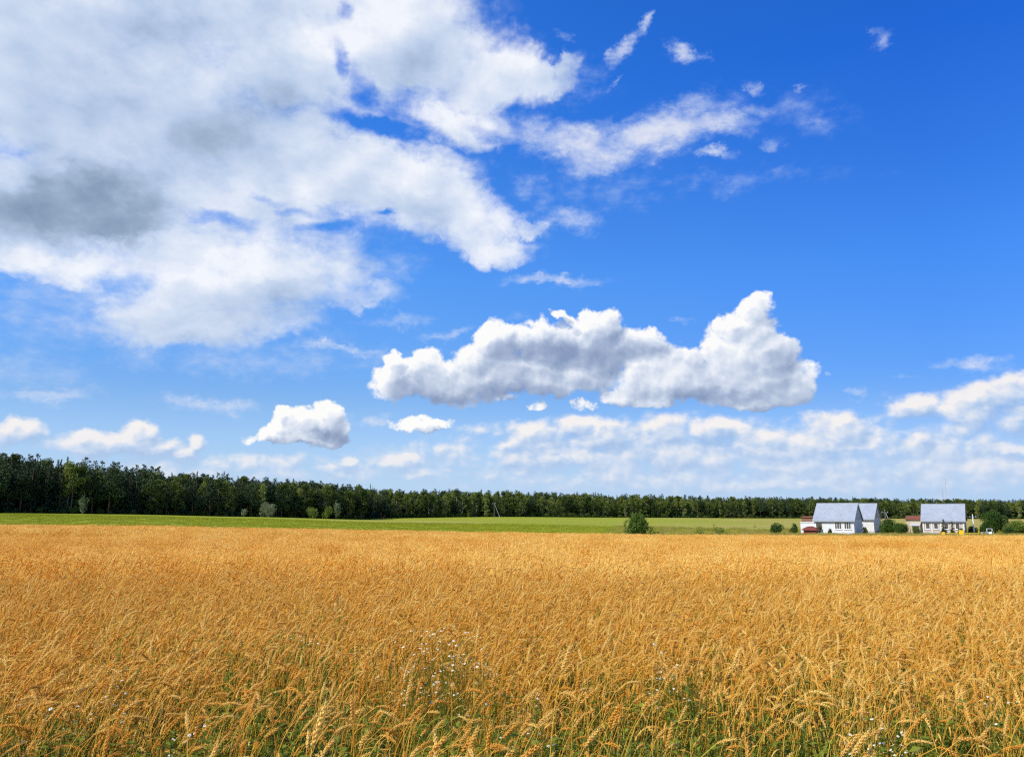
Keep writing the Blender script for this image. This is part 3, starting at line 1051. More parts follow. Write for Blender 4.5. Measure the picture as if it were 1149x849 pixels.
def feathery(R, h, nl, mat):
    """Mayweed growth: upright stems with thread-fine divided leaves."""
    bag = Bag()
    tips = []
    for st in range(8):
        ya = R.uniform(0, 2 * PI); a = R.uniform(.05, .45)
        P = [np.array([R.normal(0, .025), R.normal(0, .025), 0])]
        hh = h * R.uniform(.8, 1.08)
        for i in range(6):
            P.append(P[-1] + np.array([math.cos(ya) * math.sin(a), math.sin(ya) * math.sin(a), math.cos(a)]) * hh / 6)
            a *= .86
        P = np.array(P)
        prism(bag, P, np.linspace(.003, .0012, 7), 3, 0)
        tips.append(P[-1])
        for _b in range(2):
            c, d = lerp_path(P, R.uniform(.6, .8)); y3 = ya + R.uniform(-1.5, 1.5)
            e = c + np.array([math.cos(y3) * .07, math.sin(y3) * .07, hh * .26])
            prism(bag, [c, (c + e) / 2 + [0, 0, -.01], e], [.0016, .0013, .001], 3, 0)
            tips.append(e)
        for _ in range(nl):
            c, d = lerp_path(P, R.uniform(.08, .9))
            y2 = R.uniform(0, 2 * PI); up = R.uniform(-.1, .8); L = R.uniform(.04, .08)
            dr = np.array([math.cos(y2) * math.cos(up), math.sin(y2) * math.cos(up), math.sin(up)])
            for _k in range(5):
                dd = dr + R.uniform(-.55, .55, 3)
                c2 = c + dr * L * R.uniform(0, .6)
                sd = np.cross(dd, [0, 0, 1.]); sd /= (np.linalg.norm(sd) + 1e-6)
                bag.add([c2 - sd * .0012, c2 + sd * .0012, c2 + dd * L * .6], T=[(0, 1, 2)])
    return bag, tips


weed_src = [leafy(R_, R_.uniform(.40, .72), 36, .030, M_WEED) for _ in range(8)] + [leafy(R_, R_.uniform(.4, .6), 20, .045, M_WEED) for _ in range(4)]
tuft_src = [blade_tuft(R_, 26, R_.uniform(.35, .65), .0032, M_GRASS) for _ in range(6)]
n = 72000
x = R_.uniform(-12, 12, n); y = R_.uniform(1.0, 16, n)
dist = np.hypot(x, y)
gmask = vnoise(x, y, 1.1, 31) * .6 + vnoise(x, y, .35, 32) * .4
p = np.interp(dist, [1, 4.6, 6.5, 9, 16], [1.0, .95, .64, .22, .05]) * np.clip((gmask - .28) * 4.5, 0.12, 1)
keep = (R_.random(n) < p) & (np.abs(x) < y * HALF + 2.2)
x, y = x[keep], y[keep]; n = len(x)
kind = (R_.random(n) < .58).astype(int)
s = R_.uniform(.75, 1.3, n)
scatter('undergrowth', np.stack([x, y, ground_z(x, y) - .01], 1), np.stack([R_.normal(0, .1, n), R_.normal(0, .1, n), R_.uniform(0, 2 * PI, n)], 1),
        np.stack([s, s, s], 1), R_.integers(0, 100, n) % np.where(kind == 0, len(weed_src), len(tuft_src)), kind, [weed_src, tuft_src],
        'dense green weeds and grass growing between the stalks of the crop', 'undergrowth')


# ------------------------------------------------------------------ trees
M_PINE = foliage('pine_needles', (.020, .045, .014), (.055, .095, .024), .12, .35, rnd=.7)
M_SPRUCE = foliage('spruce_needles', (.014, .034, .016), (.036, .072, .024), .10, .35, rnd=.6)
M_BIRCH = foliage('birch_leaves', (.070, .105, .014), (.25, .29, .055), .30, .35, rnd=1.1)
M_ASPEN = foliage('aspen_leaves', (.045, .080, .012), (.15, .19, .030), .28, .35, rnd=1.0)
M_BUSH = foliage('bush_leaves', (.030, .070, .010), (.085, .15, .018), .3, .8, rnd=.6)
M_PALE = foliage('sunlit_crown_leaves', (.11, .15, .06), (.24, .28, .14), .25, .8, rnd=.5)  # pale leaf colour stands in for sun on tree crowns
M_YBUSH = foliage('yellow_green_leaves', (.12, .18, .02), (.24, .30, .04), .3, .8, rnd=.5)
M_PBARK = flat('pine_bark', (.15, .085, .05), .9, .1, .35, 2.0)
M_BBARK = flat('birch_bark', (.42, .39, .33), .8, .2, .3, 1.3)
M_GBARK = flat('grey_bark', (.16, .13, .10), .9, .1, .3, 2.0)


def rand_unit(R, n):
    v = R.normal(size=(n, 3))
    return v / np.linalg.norm(v, axis=1)[:, None]


def leaf_cards(R, C, size, up=.3, mat=None, name='crown'):
    """One small leaf-clump face per centre, turned at random."""
    n = len(C)
    nrm = rand_unit(R, n) + np.array([0, 0, up])
    nrm /= np.linalg.norm(nrm, axis=1)[:, None]
    a = np.cross(nrm, rand_unit(R, n)); a /= np.linalg.norm(a, axis=1)[:, None]
    b = np.cross(nrm, a)
    s = (size * R.uniform(.5, 1.25, n))[:, None]
    k1 = R.uniform(.55, 1.0, (n, 1)); k2 = R.uniform(.3, .8, (n, 1))
    V = np.stack([C - a * s, C - b * s * k2, C + a * s * k1, C + b * s * k2 * 1.1], 1).reshape(-1, 3)
    F = np.arange(4 * n).reshape(n, 4)
    return V, F


def blob_pts(R, c, r, n, hollow=.55):
    u = rand_unit(R, n)
    rad = (hollow + (1 - hollow) * R.random(n) ** .5)[:, None]
    return np.asarray(c) + u * rad * np.asarray(r)


def crown_mesh(name, clumps, R, size, per, mat, up=.3):
    C = np.concatenate([blob_pts(R, c, r, max(6, int(per * (r[0] * r[1] * r[2]) ** (2 / 3)))) for c, r in clumps])
    V, F = leaf_cards(R, C, size, up)
    return np_mesh(name, V, [F], [mat])


def trunk_mesh(name, R, h, r, mat, limbs=(), lean=.02, n=6):
    mb = MB()
    k = 6
    pts = [Vector((R.normal(0, lean) * h * i / k * .4, R.normal(0, lean) * h * i / k * .4, h * i / k)) for i in range(k + 1)]
    pts[0] = Vector((0, 0, -.3))
    mb.tube(pts, [r * (1.25 if i == 0 else 1) * (1 - .82 * i / k) for i in range(k + 1)], n)
    for (z, ang, L, rise) in limbs:
        f = z / h * k
        i = min(int(f), k - 1)
        p = pts[i].lerp(pts[i + 1], f - i)
        d = Vector((math.cos(ang), math.sin(ang), rise))
        rr = r * (1 - .82 * z / h) * .45
        mb.tube([p, p + d * L * .5 + Vector((0, 0, L * .05)), p + d * L], [rr, rr * .7, rr * .25], 4)
    return mb.mesh(name, [mat], smooth=True)


def make_pine(R, h=17.0, bare=.45):
    clumps, limbs = [], []
    nl = int(12 + h * .5)
    for i in range(nl):
        f = bare + (1 - bare) * (i / (nl - 1)) ** .9
        z = f * h
        rad = h * .150 * (1.25 - ((f - bare) / (1 - bare)) ** 1.5 * 1.05) * R.uniform(.65, 1.25)
        a = i * 2.4 + R.uniform(-.6, .6)
        clumps.append(((math.cos(a) * rad * .62, math.sin(a) * rad * .62, z), (rad * .72, rad * .72, rad * .36 + .2)))
        limbs.append((z * .96, a, rad * .8, .25))
    clumps.append(((0, 0, h * .985), (h * .03, h * .03, h * .035)))
    return trunk_mesh('trunk', R, h * .98, h * .013 + .03, M_PBARK, limbs), crown_mesh('crown', clumps, R, .27, 85, M_PINE, .5)


def make_spruce(R, h=18.0):
    clumps = []
    nl = 22
    for i in range(nl):
        f = .08 + .9 * i / (nl - 1)
        rad = h * .135 * (1 - f) ** .85 + .12
        for k in range(max(2, int(5 * (1 - f) + 1))):
            a = R.uniform(0, 2 * PI)
            q = rad * R.uniform(.45, .85)
            clumps.append(((math.cos(a) * q, math.sin(a) * q, f * h - q * .25), (rad * .42, rad * .42, rad * .22 + .18)))
    clumps.append(((0, 0, h), (.16, .16, .7)))
    return trunk_mesh('trunk', R, h, h * .012 + .04, M_PBARK), crown_mesh('crown', clumps, R, .32, 75, M_SPRUCE, .4)


def make_broad(R, h, mat, bark, wide=.2, low=.22, droop=0.0):
    clumps, limbs = [], []
    n = 34
    for i in range(n):
        f = low + (1 - low) * R.random() ** .85
        g = (f - low) / (1 - low)
        env = h * wide * math.sin(PI * (.14 + .80 * g)) ** .75
        a = R.uniform(0, 2 * PI); q = env * R.uniform(.2, .95)
        rr = h * R.uniform(.045, .085)
        clumps.append(((math.cos(a) * q, math.sin(a) * q, f * h - droop * q), (rr, rr, rr * R.uniform(.7, 1.2))))
        if i % 2 == 0: limbs.append((max(.12, f * .8) * h * .9, a, q, .7))
    clumps.append(((R.normal(0, .3), R.normal(0, .3), h * .95), (h * .05, h * .05, h * .06)))
    return trunk_mesh('trunk', R, h * .93, h * .012 + .03, bark, limbs), crown_mesh('crown', clumps, R, .30, 75, mat, .3)


RT = np.random.default_rng(77)
TREES = {
    'pine_tree': [make_pine(RT, RT.uniform(15.5, 17.5), RT.uniform(.16, .36)) for _ in range(6)],
    'spruce_tree': [make_spruce(RT, RT.uniform(16, 18.5)) for _ in range(4)],
    'birch_tree': [make_broad(RT, RT.uniform(13, 16), M_BIRCH, M_BBARK, .17, .06, .1) for _ in range(5)],
    'aspen_tree': [make_broad(RT, RT.uniform(13, 16.5), M_ASPEN, M_GBARK, .20, .04) for _ in range(5)],
}


def put_tree(kind, x, y, s, label, group=None, meshes=None, cat='tree', squash=1.0):
    t, c = meshes or TREES[kind][RT.integers(len(TREES[kind]))]
    e = empty(kind, (x, y, gz(x, y)), RT.uniform(0, 2 * PI), label=label, cat=cat, group=group)
    e.scale = (s * squash, s * squash, s)
    link(bpy.data.objects.new('trunk', t), e)
    link(bpy.data.objects.new('crown', c), e)
    return e


# the edge of the nearer wood runs away from the left of the view to its corner; the farther wood crosses the whole back
NEAR_EDGE = [(-222, 176), (-157, 240), (-112, 300), (-76, 348), (-63, 368)]
NEAR_BACK = [(-63, 368), (-70, 400), (-66, 440)]
FAR_EDGE = [(-66, 436), (-36, 470), (30, 520), (95, 560), (160, 592), (240, 622), (330, 648), (470, 690)]


def along(line, step, jitter, depth0, R, side):
    out = []
    for (a, b) in zip(line[:-1], line[1:]):
        a, b = np.array(a, float), np.array(b, float)
        L = np.linalg.norm(b - a)
        d = (b - a) / L
        nrm = np.array([-d[1], d[0]]) * side
        for k in range(max(1, int(L / step))):
            p = a + d * (k + .5) * step + nrm * (depth0 + R.uniform(-jitter, jitter)) + d * R.uniform(-.3, .3) * step
            out.append(p)
    return out


def top_scale(x, y, wanted, h):
    return wanted / h


FOREST_LABELS = {
    ('near', 'pine_tree'): ('dark pine with a bare reddish trunk in the shaded edge of the nearer wood', 'pines in the edge of the nearer wood'),
    ('near', 'spruce_tree'): ('narrow dark spruce in the shaded edge of the nearer wood', 'spruces in the edge of the nearer wood'),
    ('near', 'birch_tree'): ('lighter green birch with a pale trunk in the edge of the nearer wood', 'birches in the edge of the nearer wood'),
    ('near', 'aspen_tree'): ('mid green broadleaf tree in the shaded edge of the nearer wood', 'broadleaf trees in the edge of the nearer wood'),
    ('far', 'pine_tree'): ('small dark pine in the front row of the farther wood across the meadow', 'pines in the farther wood'),
    ('far', 'spruce_tree'): ('small pointed spruce in the front row of the farther wood across the meadow', 'spruces in the farther wood'),
    ('far', 'birch_tree'): ('olive green birch in the front row of the farther wood across the meadow', 'birches in the farther wood'),
    ('far', 'aspen_tree'): ('rounded green broadleaf tree in the front row of the farther wood', 'broadleaf trees in the farther wood'),
}
KINDS_ = ['pine_tree', 'spruce_tree', 'birch_tree', 'aspen_tree']


def mixture(x, y, R, where):  # more pale birches in the far wood carry its sunlit tone by colour
    u = x / y
    if where == 'near':
        if u < -.52: pr = [.55, .25, .10, .10]
        elif u < -.36: pr = [.40, .18, .16, .26]
        else: pr = [.34, .12, .20, .34]
    else:
        pr = [.14, .06, .52, .28] if u < .3 else [.28, .10, .38, .24]
    return KINDS_[R.choice(4, p=pr)]


for where, line, step, rows in (('near', NEAR_EDGE, 3.6, (1.5, 5.0)), ('far', FAR_EDGE, 4.0, (2.0,))):
    for dep in rows:
        for (x, y) in along(line, step, 1.6, dep, RT, 1):
            if where == 'near' and x / y < -1.1: continue
            kind = mixture(x, y, RT, where)
            lab, grp = FOREST_LABELS[(where, kind)]
            s = RT.uniform(.82, 1.02) * (1.0 if kind in ('pine_tree', 'spruce_tree') else 1.03)
            if where == 'near': s *= float(np.interp(x / y, [-.66, -.5, -.3, -.17], [1.06, .96, .88, .88]))
            if where == 'far': s *= float(np.interp(x / y, [-.15, 0, .3, .62], [.88, .88, .86, .86]))
            put_tree(kind, x, y, s, lab, grp, squash=1.15)

# the depth of the woods behind their front rows
fp, fr, fs, fi, fl = [], [], [], [], []
SRC = []
for kk, k in enumerate(KINDS_):
    meshes = []
    for (t, c) in TREES[k][:4]:
        V = []; n1 = len(t.vertices); n2 = len(c.vertices)
        a = np.empty(n1 * 3, np.float32); t.vertices.foreach_get('co', a)
        b = np.empty(n2 * 3, np.float32); c.vertices.foreach_get('co', b)
        me = bpy.data.meshes.new('woodland_tree')
        me.from_pydata(np.concatenate([a.reshape(-1, 3), b.reshape(-1, 3)]).tolist(), [],
                       [tuple(p.vertices) for p in t.polygons] + [tuple(v + n1 for v in p.vertices) for p in c.polygons])
        me.materials.append(t.materials[0]); me.materials.append(c.materials[0])
        me.polygons.foreach_set('material_index', [0] * len(t.polygons) + [1] * len(c.polygons))
        meshes.append(me)
    SRC.append(meshes)
for where, line, step, depths in (('near', NEAR_EDGE, 4.0, np.arange(9, 62, 4.5)), ('nearb', NEAR_BACK, 4.2, np.arange(2, 40, 4.5)), ('far', FAR_EDGE, 4.4, np.arange(6.5, 60, 5))):
    for dep in depths:
        for (x, y) in along(line, step, 2.0, dep, RT, 1):
            if where != 'far' and x > -66 + (y - 368) * .02: continue
            u = x / y
            if dep > 12 and RT.random() < .75 or abs(u) > .9:
                kind = RT.choice([0, 1, 3], p=[.70, .10, .20])
            else:
                kind = KINDS_.index(mixture(x, y, RT, 'near' if where != 'far' else 'far'))
            s = RT.uniform(.85, 1.08)
            if where == 'near': s *= float(np.interp(u, [-.66, -.5, -.3, -.17], [1.08, 1.0, .92, .90]))
            elif where == 'nearb': s *= .9
            else: s *= .92
            fp.append((x, y, gz(x, y))); fr.append((0, 0, RT.uniform(0, 6.28))); fs.append((s * 1.15, s * 1.15, s)); fi.append(RT.integers(4)); fl.append(kind)
scatter('forest', np.array(fp), np.array(fr), np.array(fs), np.array(fi), np.array(fl), SRC, 'deep mixed woodland of pines and birches behind the front rows', 'forest')

# low growth under the woods' edges
def shrub_meshes(R, r, h, mat, size=.2, n=9, per=60):
    clumps = []
    for _ in range(n):
        a = R.uniform(0, 2 * PI); q = r * R.uniform(0, .62)
        f = R.uniform(.25, .72)
        rr = r * R.uniform(.30, .5)
        clumps.append(((math.cos(a) * q, math.sin(a) * q, h * f * (1 - .35 * q / r)), (rr, rr, h * R.uniform(.2, .32))))
    limbs = [(h * .2, R.uniform(0, 6.28), r * .5, 1.2) for _ in range(5)]
    return trunk_mesh('stem', R, h * .6, .05 + r * .02, M_GBARK, limbs), crown_mesh('foliage', clumps, R, size, per, mat, .3)


brush_src = [shrub_meshes(RT, 1.7, 2.6, M_ASPEN, .22)[1] for _ in range(4)] + [shrub_meshes(RT, 1.5, 2.0, M_BUSH, .22)[1] for _ in range(3)]
up_, ur, us, ui = [], [], [], []
for line, off, n_ in ((NEAR_EDGE, .3, 1), (NEAR_EDGE, 3.5, 1), (NEAR_EDGE, 8, 1), (NEAR_EDGE, 13, 1), (NEAR_EDGE, 20, 1), (NEAR_EDGE, 30, 1), (NEAR_EDGE, 45, 1), (FAR_EDGE, 9, 1), (FAR_EDGE, -.5, 1), (FAR_EDGE, 2.5, 1)):
    for (x, y) in along(line, 1.9, 1.0, off, RT, 1):
        if RT.random() < .12: continue
        s = RT.uniform(.5, 1.15) * (1.3 if line is FAR_EDGE else .9) * (1.0 if off < 5 else 1.7)
        up_.append((x, y, gz(x, y) - .1)); ur.append((0, 0, RT.uniform(0, 6.28))); us.append((s, s, s)); ui.append(RT.integers(len(brush_src)))
scatter('woodland_undergrowth', np.array(up_), np.array(ur), np.array(us), np.array(ui), np.zeros(len(up_)), [brush_src], 'low leafy scrub lining the foot of both woods', 'undergrowth')


# ------------------------------------------------------------------ shrubs that stand by themselves
def put_bush(name, u, y, w, h, mat, label, n=10, size=.16, per=90, group=None, cat='bush', r_seed=None):
    R = np.random.default_rng(int(u * 13 + y) if r_seed is None else r_seed)
    st, fo = shrub_meshes(R, w / 2, h, mat, size, n, per)
    x, y, z = at(u, y)
    e = empty(name, (x, y, z - .05), R.uniform(0, 6), label=label, cat=cat, group=group)
    link(bpy.data.objects.new('stem', st), e)
    link(bpy.data.objects.new('foliage', fo), e)
    return e


M_LONE = foliage('lone_bush_leaves', (.045, .095, .012), (.14, .21, .025), .3, .8, rnd=.3)
put_bush('round_bush', 715, 132, 4.5, 4.7, M_LONE, 'large rounded green bush standing alone at the far edge of the crop', 30, .15, 230)
put_bush('low_bush', 733, 131, 2.3, 2.2, M_YBUSH, 'low straggly light green bush just right of the large rounded one', 7, .14)
put_bush('low_bush', 786, 135, 2.2, 2.6, M_LONE, 'leftmost of the low scattered shrubs between the rounded bush and the houses', 6, .13)
put_bush('low_bush', 807, 136, 3.4, 2.4, M_LONE, 'middle one of three low shrubs at the crop edge', 7, .13)
put_bush('low_bush', 818, 134, 1.8, 2.0, M_YBUSH, 'smallest yellowish shrub at the crop edge, at the end of a row of three', 5, .12)
put_bush('edge_bush', 350, 322, 6.0, 5.4, M_YBUSH, 'sunlit round bush at the foot of the nearer wood, left of its taller neighbour', 9, .24, 50)
put_bush('edge_bush', 366, 330, 5.6, 6.6, M_YBUSH, 'taller sunlit bush at the foot of the nearer wood near its corner', 10, .24, 50)
for (u, yy, w, h, lab) in ((301, 312, 8, 7.2, 'domed bush coloured pale as a sunlit crown, halfway along the nearer wood'),
                           (273, 300, 4, 3.4, 'small bush coloured pale as if sunlit, low at the foot of the nearer wood'),
                           (91.5, 254, 3.4, 7.2, 'narrow bush coloured pale as a sunlit crown in the dark near wood'),
                           (377, 338, 5, 9.0, 'tall bush coloured pale as a sunlit crown at the dark corner of the nearer wood'),
                           (466, 466, 9, 7.5, 'bush coloured pale as if sunlit at the left end of the farther wood'),
                           (488, 486, 8, 5.5, 'lower bush coloured pale as if sunlit beside a similar one in the farther wood'),
                           (640, 548, 9, 7, 'rounded bush coloured pale as if sunlit in the middle of the farther wood')):
    put_bush('sunlit_crown_bush', u, yy - 3, w, h, M_PALE, lab, 9, .26, 40)  # added bushes whose pale leaves imitate sunlit arcs of tree crowns
for (u, yy, h, lab) in ((801, 215, 2.2, 'thin young tree alone in the dry meadow, nearer the rounded bush'), (847, 240, 1.9, 'thin young tree alone in the dry meadow, nearer the white house')):
    put_bush('young_tree', u, yy, .9, h, M_BUSH, lab, 4, .13, 80, cat='sapling')

# ------------------------------------------------------------------ houses
M_WHITE = flat('white_render', (.62, .62, .60), .8, .2, .09, 1.5)
M_WHITE2 = flat('grey_white_render', (.62, .60, .56), .8, .2, .10, 1.5)
M_GABLE = flat('grey_gable_cladding', (.42, .45, .48), .7, .3, .10, 1.2)
M_BRICK = flat('pinkish_masonry', (.50, .42, .34), .85, .15, .22, 2.2)
M_REDROOF = flat('rusty_roof_sheet', (.22, .075, .035), .7, .2, .3, 1.5)
M_DKRED = flat('dark_red_paint', (.16, .030, .020), .6, .3, .2, 2.0)
M_BEIGE = flat('beige_wall', (.52, .42, .26), .85, .15, .12, 1.5)
M_BROWN = flat('brown_boards', (.22, .12, .07), .85, .15, .25, 3.0)
M_FRAME = flat('white_frame_paint', (.80, .80, .78), .5, .4, .04)
M_GREY = flat('grey_concrete', (.42, .42, .41), .85, .15, .15, 2.5)
M_PALEC = flat('pale_concrete', (.80, .79, .76), .85, .15, .12, 2.5)
M_STEEL = flat('steel', (.46, .47, .48), .45, .5, .1, 2.0, metal=.6)
M_YELLOW = flat('yellow_paint', (.80, .50, .02), .5, .4, .08, 2.0)
M_WIRE = flat('dark_wire', (.05, .05, .05), .6, .3, .1)


def mat_slate(n, bs):
    t = n.new('ShaderNodeTexCoord')
    s = n.new('ShaderNodeSeparateXYZ'); n.plug(s.inputs[0], t.outputs['Object'])
    br = n.new('ShaderNodeTexBrick')
    n.plug(br.inputs['Vector'], n.vm('ADD', n.vm('MULTIPLY', t.outputs['Object'], (1, .01, 1.3)), (0, 0, 0)))
    br.inputs['Color1'].default_value = (.27, .30, .33, 1); br.inputs['Color2'].default_value = (.31, .34, .37, 1)
    br.inputs['Mortar'].default_value = (.265, .295, .33, 1)
    br.inputs['Scale'].default_value = 1.0; br.inputs['Mortar Size'].default_value = .035
    br.inputs['Brick Width'].default_value = 1.1; br.inputs['Row Height'].default_value = .95
    sx = n.new('ShaderNodeCombineXYZ'); n.plug(sx.inputs[0], s.outputs[0]); n.plug(sx.inputs[1], s.outputs[2])
    n.plug(br.inputs['Vector'], sx.outputs[0])
    f = n.noise(t.outputs['Object'], .9, 6, .65)
    c = n.mix(n.mr(f, .35, .7, 0, .45), br.outputs[0], (.40, .42, .43))
    n.plug(bs.inputs['Base Color'], c)
    wv = n.m('SINE', n.m('MULTIPLY', s.outputs[0], 42.0))
    bn = n.new('ShaderNodeBump'); bn.inputs['Strength'].default_value = .4; bn.inputs['Distance'].default_value = .03
    n.plug(bn.inputs['Height'], wv); n.plug(bs.inputs['Normal'], bn.outputs[0])


def mat_glass(n, bs):
    bs.inputs['Base Color'].default_value = (.10, .085, .07, 1)


M_SLATE = material('grey_slate_sheets', mat_slate, .55, .45)
M_GLASS = material('window_glass', mat_glass, .08, .6)


def window(parent, x, z, w, h, y, mull=2, label=None, axis='front'):
    """Frame with its own pane; outward is -y of the wall (or +x for a gable window)."""
    T = (lambda a, b, c: (a, y - b, c)) if axis == 'front' else (lambda a, b, c: (y + b, a, c))

    def bx(mb, x0, x1, d0, d1, z0, z1):
        p, q = T(x0, d0, z0), T(x1, d1, z1)
        mb.box([min(a, b) for a, b in zip(p, q)], [max(a, b) for a, b in zip(p, q)])
    f = MB(); t = .09
    bx(f, x - w / 2, x + w / 2, .003, .07, z, z + t); bx(f, x - w / 2, x + w / 2, .003, .07, z + h - t, z + h)
    bx(f, x - w / 2, x - w / 2 + t, .003, .07, z + t, z + h - t); bx(f, x + w / 2 - t, x + w / 2, .003, .07, z + t, z + h - t)
    for i in range(1, mull):
        mx = x - w / 2 + w * i / mull
        bx(f, mx - .04, mx + .04, .003, .06, z + t, z + h - t)
    bx(f, x - w / 2 - .1, x + w / 2 + .1, .003, .16, z - .06, z - .002)
    fo = f.build('window', M_FRAME, parent)
    if label: fo['label'] = label
    p = MB(); bx(p, x - w / 2 + t, x + w / 2 - t, .004, .03, z + t, z + h - t)
    p.build('pane', M_GLASS, fo)
    return fo


def gabled_house(name, loc, rz, Wd, D, wall_h, rise, mats, label, over=.45, chim=False):
    e = empty(name, loc, rz, label=label, cat='house')
    wm, gm = mats
    b = MB(); b.box((-Wd / 2 - .08, -D / 2 - .08, -1.0), (Wd / 2 + .08, D / 2 + .08, .35)); b.build('foundation', M_GREY, e)
    w = MB()
    x, y, z0, z1 = Wd / 2, D / 2, .352, wall_h
    w.add([(-x, -y, z0), (x, -y, z0), (x, y, z0), (-x, y, z0), (-x, -y, z1), (x, -y, z1), (x, y, z1), (-x, y, z1)],
          [(0, 1, 5, 4), (1, 2, 6, 5), (2, 3, 7, 6), (3, 0, 4, 7), (4, 5, 6, 7), (3, 2, 1, 0)])
    w.build('wall', wm, e)
    zt = z1 + .003
    for s in (-1, 1):
        g = MB()
        xa, xb = sorted((s * (x - .18), s * (x + .03)))
        zr = z1 + rise - .12
        g.add([(xa, -y, zt), (xb, -y, zt), (xa, y, zt), (xb, y, zt), (xa, 0, zr), (xb, 0, zr)], [(0, 1, 5, 4), (1, 3, 5), (3, 2, 4, 5), (2, 0, 4), (0, 2, 3, 1)])
        g.build('gable', gm, e)
    sl = math.atan2(rise, D / 2)
    r = MB()
    ex, ey = x + .3, y + over
    ze = z1 - over * math.tan(sl) + .02
    zr = z1 + rise + .02
    th = .14
    for s in (-1, 1):
        r.add([(-ex, s * ey, ze), (ex, s * ey, ze), (ex, 0, zr), (-ex, 0, zr), (-ex, s * ey, ze + th), (ex, s * ey, ze + th), (ex, 0, zr + th), (-ex, 0, zr + th)],
              [(0, 1, 2, 3), (4, 5, 6, 7), (0, 1, 5, 4), (1, 2, 6, 5), (2, 3, 7, 6), (3, 0, 4, 7)])
    ro = r.build('roof', M_SLATE, e)
    c = MB(); c.box((-ex, -.14, zr + th - .06), (ex, .14, zr + th + .05)); c.build('ridge_cap', M_STEEL, ro)
    f = MB(); f.box((-ex, -ey - .06, ze - .16), (ex, -ey - .004, ze + .10)); f.build('fascia', M_STEEL, ro)
    return e


RZ = math.radians(-34)
# white house with its annex
x, y, z = at(941.0, 192)
HA = gabled_house('white_house', (x, y, z + .1), RZ, 8.7, 9.2, 3.4, 3.6, (M_WHITE, M_GABLE), 'white walled house with steep grey roof and a flat annex, nearest of the three houses')
window(HA, -3.3, 1.2, 1.5, 1.5, -4.6, 1)
window(HA, .9, 1.2, 1.5, 1.6, -4.6, 3); window(HA, 2.95, 1.2, 1.5, 1.6, -4.6, 3)
window(HA, 0, 4.3, .9, 1.0, 4.38, 1, axis='gable')
an = MB(); an.box((-7.7, -3.9, -1), (-4.44, 2.0, 2.62)); an.box((-7.8, -4.0, 2.623), (-4.44, 2.1, 2.78)); an.build('annex', M_WHITE, HA)
# second house behind it
x, y, z = at(962.5, 208)
HB = gabled_house('grey_house', (x + .2, y, z + .1), RZ, 9.0, 9.6, 3.5, 3.5, (M_WHITE2, M_BRICK), 'pale house with pinkish gable standing half hidden behind the white house')
window(HB, .4, 1.2, .7, 1.1, -4.8, 1); window(HB, 1.7, 1.2, .7, 1.1, -4.8, 1)
window(HB, -1.4, 1.3, .9, 1.2, 4.5, 1, axis='gable'); window(HB, .6, 4.3, .9, 1.0, 4.53, 1, axis='gable')
# third house with rusty roofed extension
x, y, z = at(1060, 192)
HC = gabled_house('masonry_house', (x, y, z + .15), math.radians(-31.5), 8.6, 8.6, 3.35, 3.5, (M_BRICK, M_BROWN), 'masonry house with steep light grey roof and rusty roofed extension, farthest right')
for wx in (-3.2, -1.5, .6, 2.9): window(HC, wx, 1.2, .95, 1.4, -4.3, 1)
for wx in (-4.1, -2.35, -.5, 1.7, 4.1):
    p_ = MB(); p_.box((wx - .16, -4.42, .36), (wx + .16, -4.304, 3.0)); p_.build('pilaster', M_WHITE2, HC)
ext = MB(); ext.box((-7.9, -2.6, -1), (-4.7, 2.4, 3.3)); eo = ext.build('extension', M_BEIGE, HC)
er = MB(); er.add([(-8.1, -2.95, 3.31), (-4.64, -2.95, 3.31), (-4.64, 2.6, 4.1), (-8.1, 2.6, 4.1), (-8.1, -2.95, 3.45), (-4.64, -2.95, 3.45), (-4.64, 2.6, 4.24), (-8.1, 2.6, 4.24)],
                  [(3, 2, 1, 0), (4, 5, 6, 7), (0, 1, 5, 4), (1, 2, 6, 5), (2, 3, 7, 6), (3, 0, 4, 7)])
er.build('extension_roof', M_REDROOF, eo)
aw = MB(); aw.add([(-7.0, -4.3, 1.9), (-4.8, -4.3, 1.9), (-4.8, -2.603, 2.5), (-7.0, -2.603, 2.5), (-7.0, -4.3, 2.0), (-4.8, -4.3, 2.0), (-4.8, -2.603, 2.6), (-7.0, -2.603, 2.6)],
                  [(3, 2, 1, 0), (4, 5, 6, 7), (0, 1, 5, 4), (1, 2, 6, 5), (2, 3, 7, 6), (3, 0, 4, 7)])
for px_ in (-6.9, -4.9): aw.box((px_ - .06, -4.25, -.5), (px_ + .06, -4.13, 1.895))
aw.build('awning', M_GREY, eo)

# dark red garden pavilion before the annex, brown shed behind it
x, y, z = at(909.5, 180)
e = empty('garden_pavilion', (x, y, z), RZ, label='low dark red pavilion with a hipped roof before the white annex', cat='pavilion')
b = MB(); b.box((-1.3, -1.0, -.4), (1.3, 1.0, 1.15)); b.build('wall', M_DKRED, e)
b = MB()
b.add([(-1.75, -1.4, 1.12), (1.75, -1.4, 1.12), (1.75, 1.4, 1.12), (-1.75, 1.4, 1.12), (-1.2, -.95, 1.62), (1.2, -.95, 1.62), (1.2, .95, 1.62), (-1.2, .95, 1.62), (-.5, 0, 1.95), (.5, 0, 1.95)],
      [(3, 2, 1, 0), (0, 1, 5, 4), (1, 2, 6, 5), (2, 3, 7, 6), (3, 0, 4, 7), (4, 5, 9, 8), (5, 6, 9), (6, 7, 8, 9), (7, 4, 8)])
b.build('roof', M_DKRED, e)
x, y, z = at(908.5, 204)
e = empty('wooden_shed', (x, y, z), RZ, label='brown boarded shed showing above the white flat annex', cat='shed')
b = MB(); b.box((-1.5, -1.5, -.5), (1.5, 1.5, 3.7)); b.build('wall', M_BROWN, e)
